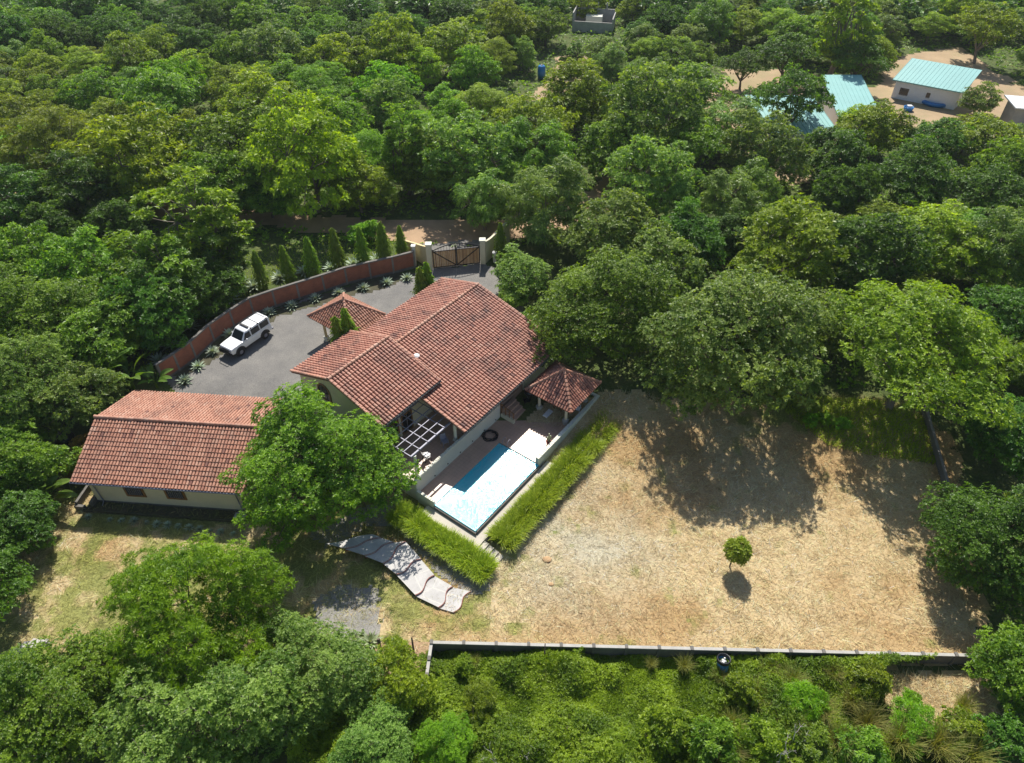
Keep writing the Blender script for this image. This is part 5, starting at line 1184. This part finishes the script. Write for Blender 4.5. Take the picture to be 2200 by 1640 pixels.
# ------------------------------------------------------------------ thicket below the fence, undergrowth, small plants
M['creeper'] = leafmat('creeper_leaves', (.08, .175, .007), (.31, .47, .028), .41, .45)
TH = gp((920, 1402), (2010, 1424), (1890, 1450), (1900, 1530), (2150, 1640), (2200, 1700), (2200, 1800), (600, 1800), (650, 1560), (760, 1480), (880, 1440))
rng = np.random.default_rng(33)
x, y = scatter_in(TH, 70000, rng); n = len(x)
hh = np.clip(2.6*fbm(x, y, 3.2, 4)-.75, 0, 3)*np.clip((22.6-y)/1.2, .45, 1)*1.5; z = zg(x, y)+hh*rng.uniform(.55, 1.08, n)
e = .3; gx_ = (fbm(x+e, y, 3.2, 4)-fbm(x-e, y, 3.2, 4))/(2*e)*3.5; gy_ = (fbm(x, y+e, 3.2, 4)-fbm(x, y-e, 3.2, 4))/(2*e)*3.5
v, f, tt = sprigs(np.stack([x, y, z], -1), np.stack([-gx_, -gy_, np.ones(n)], -1)+rng.normal(0, .35, (n, 3)), 7, .15, .18, rng, .9, np.clip(fbm(x, y, 1.6, 66, 4)*1.9-.5+rng.normal(0, .12, n), 0, 1))
mb = MB(); mb.add(v, f, tt); obj('creeper_undergrowth', mb, M['creeper'])['kind'] = 'stuff'
x = rng.uniform(-125, 125, 60000); y = rng.uniform(46, 165, 60000)
k = (np.abs(x) < (y*CP+29)*.76+4) & (y > 70) | ((np.abs(x-28) < 30) & (y > 42) & (x > 14)) | (x < -33)
for pl_ in (COURT, ROAD, CLEAR, CLEAR2, LAWN): k &= ~inpoly(x, y, pl_)
k &= rng.random(len(x)) < np.where(y < 90, 1.0, .6); x, y = x[k], y[k]; n = len(x)
v, f, tt = sprigs(np.stack([x, y, zg(x, y)+rng.uniform(0, .9, n)*vnoise(x, y, 3, 2)], -1), np.array([0, 0, 1.])+rng.normal(0, .3, (n, 3)), 6, .42, .22, rng, .9, fbm(x, y, 4, 9))
mb = MB(); mb.add(v, f, tt); obj('undergrowth', mb, M['leafG'])['kind'] = 'stuff'
# the far wood behind the single trees, one mass
x = rng.uniform(-190, 190, 900); y = rng.uniform(149, 235, 900); cx_ = []
for a, b in zip(x, y):
    if abs(a) < (b*CP+29)*.78+8 and math.hypot(a-17, b-150) > 13 and all((a-q[0])**2+(b-q[1])**2 > 30 for q in cx_): cx_.append((a, b))
mb = MB()
for a, b in cx_:
    r = rng.uniform(4, 6); n = 110; q = nrm(rng.normal(size=(n, 3))); q[:, 2] = np.abs(q[:, 2]); P = np.array([a, b, 1.8])+q*np.array([r, r, r*1.15])*rng.uniform(.75, 1.08, (n, 1))
    v, f, tt = sprigs(P, q*.6+[0, 0, .8], 9, .85, .22, rng, .9, np.clip(np.full(n, rng.uniform(.1, .6))+rng.normal(0, .15, n), 0, 1)); mb.add(v, f, tt)
obj('far_forest', mb, M['leafD'])['kind'] = 'stuff'
# bright weeds near the lawn's shady top and along the wall
x, y = scatter_in(gp((1640, 850), (1880, 860), (1990, 900), (2020, 1000), (1900, 985), (1780, 960)), 12000, rng); n = len(x)
mb = blades(n, np.stack([x, y, zg(x, y)], -1), rng.uniform(.2, .5, n), rng.uniform(.05, .1, n), rng.uniform(.6, 1.4, n), rng.uniform(0, 1, n), rng, 2); obj('green_grass', mb, M['hedge'])['kind'] = 'stuff'
x, y = scatter_in(gp((330, 800), (430, 690), (560, 620), (700, 570), (880, 555), (860, 505), (700, 510), (540, 540), (400, 640), (290, 780)), 9000, rng); n = len(x)
mb = blades(n, np.stack([x, y, zg(x, y)], -1), rng.uniform(.15, .4, n), rng.uniform(.03, .07, n), rng.uniform(.3, 1.2, n), rng.uniform(0, 1, n), rng, 2); obj('shaded_grass', mb, M['hedge'])['kind'] = 'stuff'
# big grass clumps and bushes on the slope, lower right
def clump_mesh(seed, n=420):
    r_ = np.random.default_rng(seed); P = np.stack([r_.normal(0, .22, n), r_.normal(0, .22, n), np.zeros(n)], -1)
    return blades(n, P, r_.uniform(.9, 2.0, n), r_.uniform(.025, .05, n), r_.uniform(.25, .95, n), np.clip(r_.normal(.6, .25, n), 0, 1), r_, 4, wind=np.arctan2(P[:, 1], P[:, 0])+r_.normal(0, .4, n)).mesh('grass_clump_blades')
GM = [clump_mesh(i) for i in range(4)]
M['tall_grass'] = leafmat('tall_grass', (.10, .16, .02), (.34, .32, .09), .35, .6)
cps = [(1545, 1455, .6), (1650, 1440, .7), (1700, 1470, .9), (1625, 1500, .9), (1790, 1450, .7), (1830, 1510, .9), (1760, 1530, 1.0), (1860, 1560, 1.1), (1690, 1560, 1.0), (1930, 1600, 1.2), (2010, 1610, 1.3), (2080, 1630, 1.3), (1570, 1560, .8), (1470, 1430, .6), (2070, 1520, .8), (1560, 1620, 1.0), (1800, 1600, 1.1), (1400, 1425, .45), (1020, 1420, .4)]
for i, (px, py, s) in enumerate(cps):
    b = G(px, py, dz=.5); o = bpy.data.objects.new('grass_clump', GM[i % 4]); COL.objects.link(o); o.location = (float(b[0]), float(b[1]), float(zg(b[0], b[1]))+.15); o.scale = (s,)*3; o.rotation_euler = (0, 0, i*1.1)
    if not GM[i % 4].materials: GM[i % 4].materials.append(M['tall_grass'])
order = sorted(range(len(cps)), key=lambda i: cps[i][0]); gi = [o for o in bpy.data.objects if o.name.startswith('grass_clump')]
for r_, i in enumerate(order): props(gi[i], f"arching tall grass clump on the slope below the fence, {ORD[r_]} from the left", 'grass clump', 'tall grass clumps on the slope')
bs = [(1960, 1545, 120, 'K', 'F', 'bushy bright green shrub right of the bare twigs on the slope'), (1640, 1590, 120, 'B', 'O', None), (1740, 1605, 110, 'B', 'G', None), (1850, 1615, 120, 'B', 'G', None), (1430, 1570, 120, 'B', 'O', None), (1600, 1490, 90, 'B', 'O', None), (1720, 1510, 110, 'K', 'F', None), (1530, 1600, 120, 'B', 'G', None), (1330, 1600, 100, 'K', 'O', None), (2060, 1570, 110, 'B', 'O', None), (2150, 1600, 130, 'B', 'D', None), (1030, 1500, 90, 'K', 'O', None), (1000, 1430, 50, 'B', 'O', None), (1240, 1405, 50, 'B', 'O', None), (1860, 1465, 100, 'B', 'O', None), (1960, 1495, 34, 'B', 'F', 'tiny bright shrub on the dry patch below the fence'),
      (1740, 905, 40, 'B', 'F', 'first of the small bright shrubs at the shaded top of the lawn'), (1775, 900, 38, 'B', 'F', 'middle one of the small bright shrubs at the shaded top of the lawn'), (1810, 910, 40, 'K', 'F', 'last of the small bright shrubs at the shaded top of the lawn'),
      (190, 960, 70, 'B', 'O', 'low amber shrub beside the black water tank'), (170, 1010, 70, 'B', 'O', 'amber shrub at the left edge of the small house roof'), (770, 500, 60, 'B', 'F', 'bright bush behind the columnar trees'), (800, 495, 60, 'B', 'F', 'bright bush left of the gate behind the columnar trees'), (1100, 640, 70, 'B', 'G', 'low shrub at the far end of the main roof'), (1130, 690, 60, 'B', 'G', 'shaded shrub beside the right gable of the main house'), (850, 1388, 50, 'K', 'O', 'thin spindly shrub in the soil bed')]
un = []
for px, py, wd, kd, lk, lb in bs:
    p, Rr = at_px(px, py, wd, kd); o = plant(p, Rr, kd, lk, rg, lb, 'shrub', 'shrub', 'shrubs of the garden and slope')
    if lb and 'amber' in lb:
        for ch in o.children:
            if ch.name.startswith('crown'): ch.material_slots[0].material = M['amber']
    if not lb: un.append((px, o, lk, kd))
for lk in 'GFOD':
    for kd in 'BK':
        q = sorted([u_ for u_ in un if u_[2] == lk and u_[3] == kd], key=lambda u_: u_[0])
        for i, u_ in enumerate(q): u_[1]['label'] = f"{LOOK[lk]} {'leafy' if kd == 'B' else 'feathery'} shrub on the slope below the fence" + (f", {ORD[i]} from the left" if len(q) > 1 else '')
# bare bleached branches
def twigs(name, label, px, py, s, seed, h=1.0):
    r_ = np.random.default_rng(seed); b = G(px, py, dz=h); b[2] = float(zg(b[0], b[1])); mb = MB()
    def grow(p, d, l, r, dep):
        q = p+d*l*.5+r_.normal(0, .06*l, 3); e = p+d*l; mb.tube([p, q, e], [r, r*.8, r*.55], 5, cap=False)
        if dep:
            for _ in range(int(r_.integers(2, 4))): grow(e, nrm(d+r_.normal(0, .55, 3)+[0, 0, .1]), l*r_.uniform(.55, .8), r*.55, dep-1)
    grow(b, nrm(np.array([.1, 0, 1])), h*.8, .07*s, 0)
    for k in range(4): grow(b+[0, 0, h*.7], nrm(r_.normal(0, 1, 3)*[1, .6, .3]+[0, 0, .55]), .9*s, .05*s, 3)
    solo(name, mb, M['dead'], label, 'dead branches', b)
twigs('bare_branches', 'bleached bare branches sticking out of the creepers at the bottom edge', 1090, 1632, .8, 3, 1.3)
twigs('bare_branches', 'bleached bare twigs on the slope among the green bushes', 1695, 1618, .9, 5, 1.3)
logthing('stake', 'short broken stake standing in the creepers below the fence', [G(1168, 1445), G(1170, 1412)*[1, 1, 0]+[0, .2, .5]], [.06, .03], M['log'], 'stake')

# ------------------------------------------------------------------ thin haze over the valley
m_, t_, b_, o_ = newmat('thin_haze'); t_.nodes.remove(b_); v_ = t_.nodes.new('ShaderNodeVolumePrincipled')
v_.inputs['Color'].default_value = (.86, .93, 1.0, 1); v_.inputs['Density'].default_value = .00014; v_.inputs['Anisotropy'].default_value = .2
t_.links.new(v_.outputs[0], o_.inputs['Volume'])
mb = MB(); mb.box((-900, -400, -6), (900, 1000, 62)); obj('haze', mb, m_)['kind'] = 'stuff'
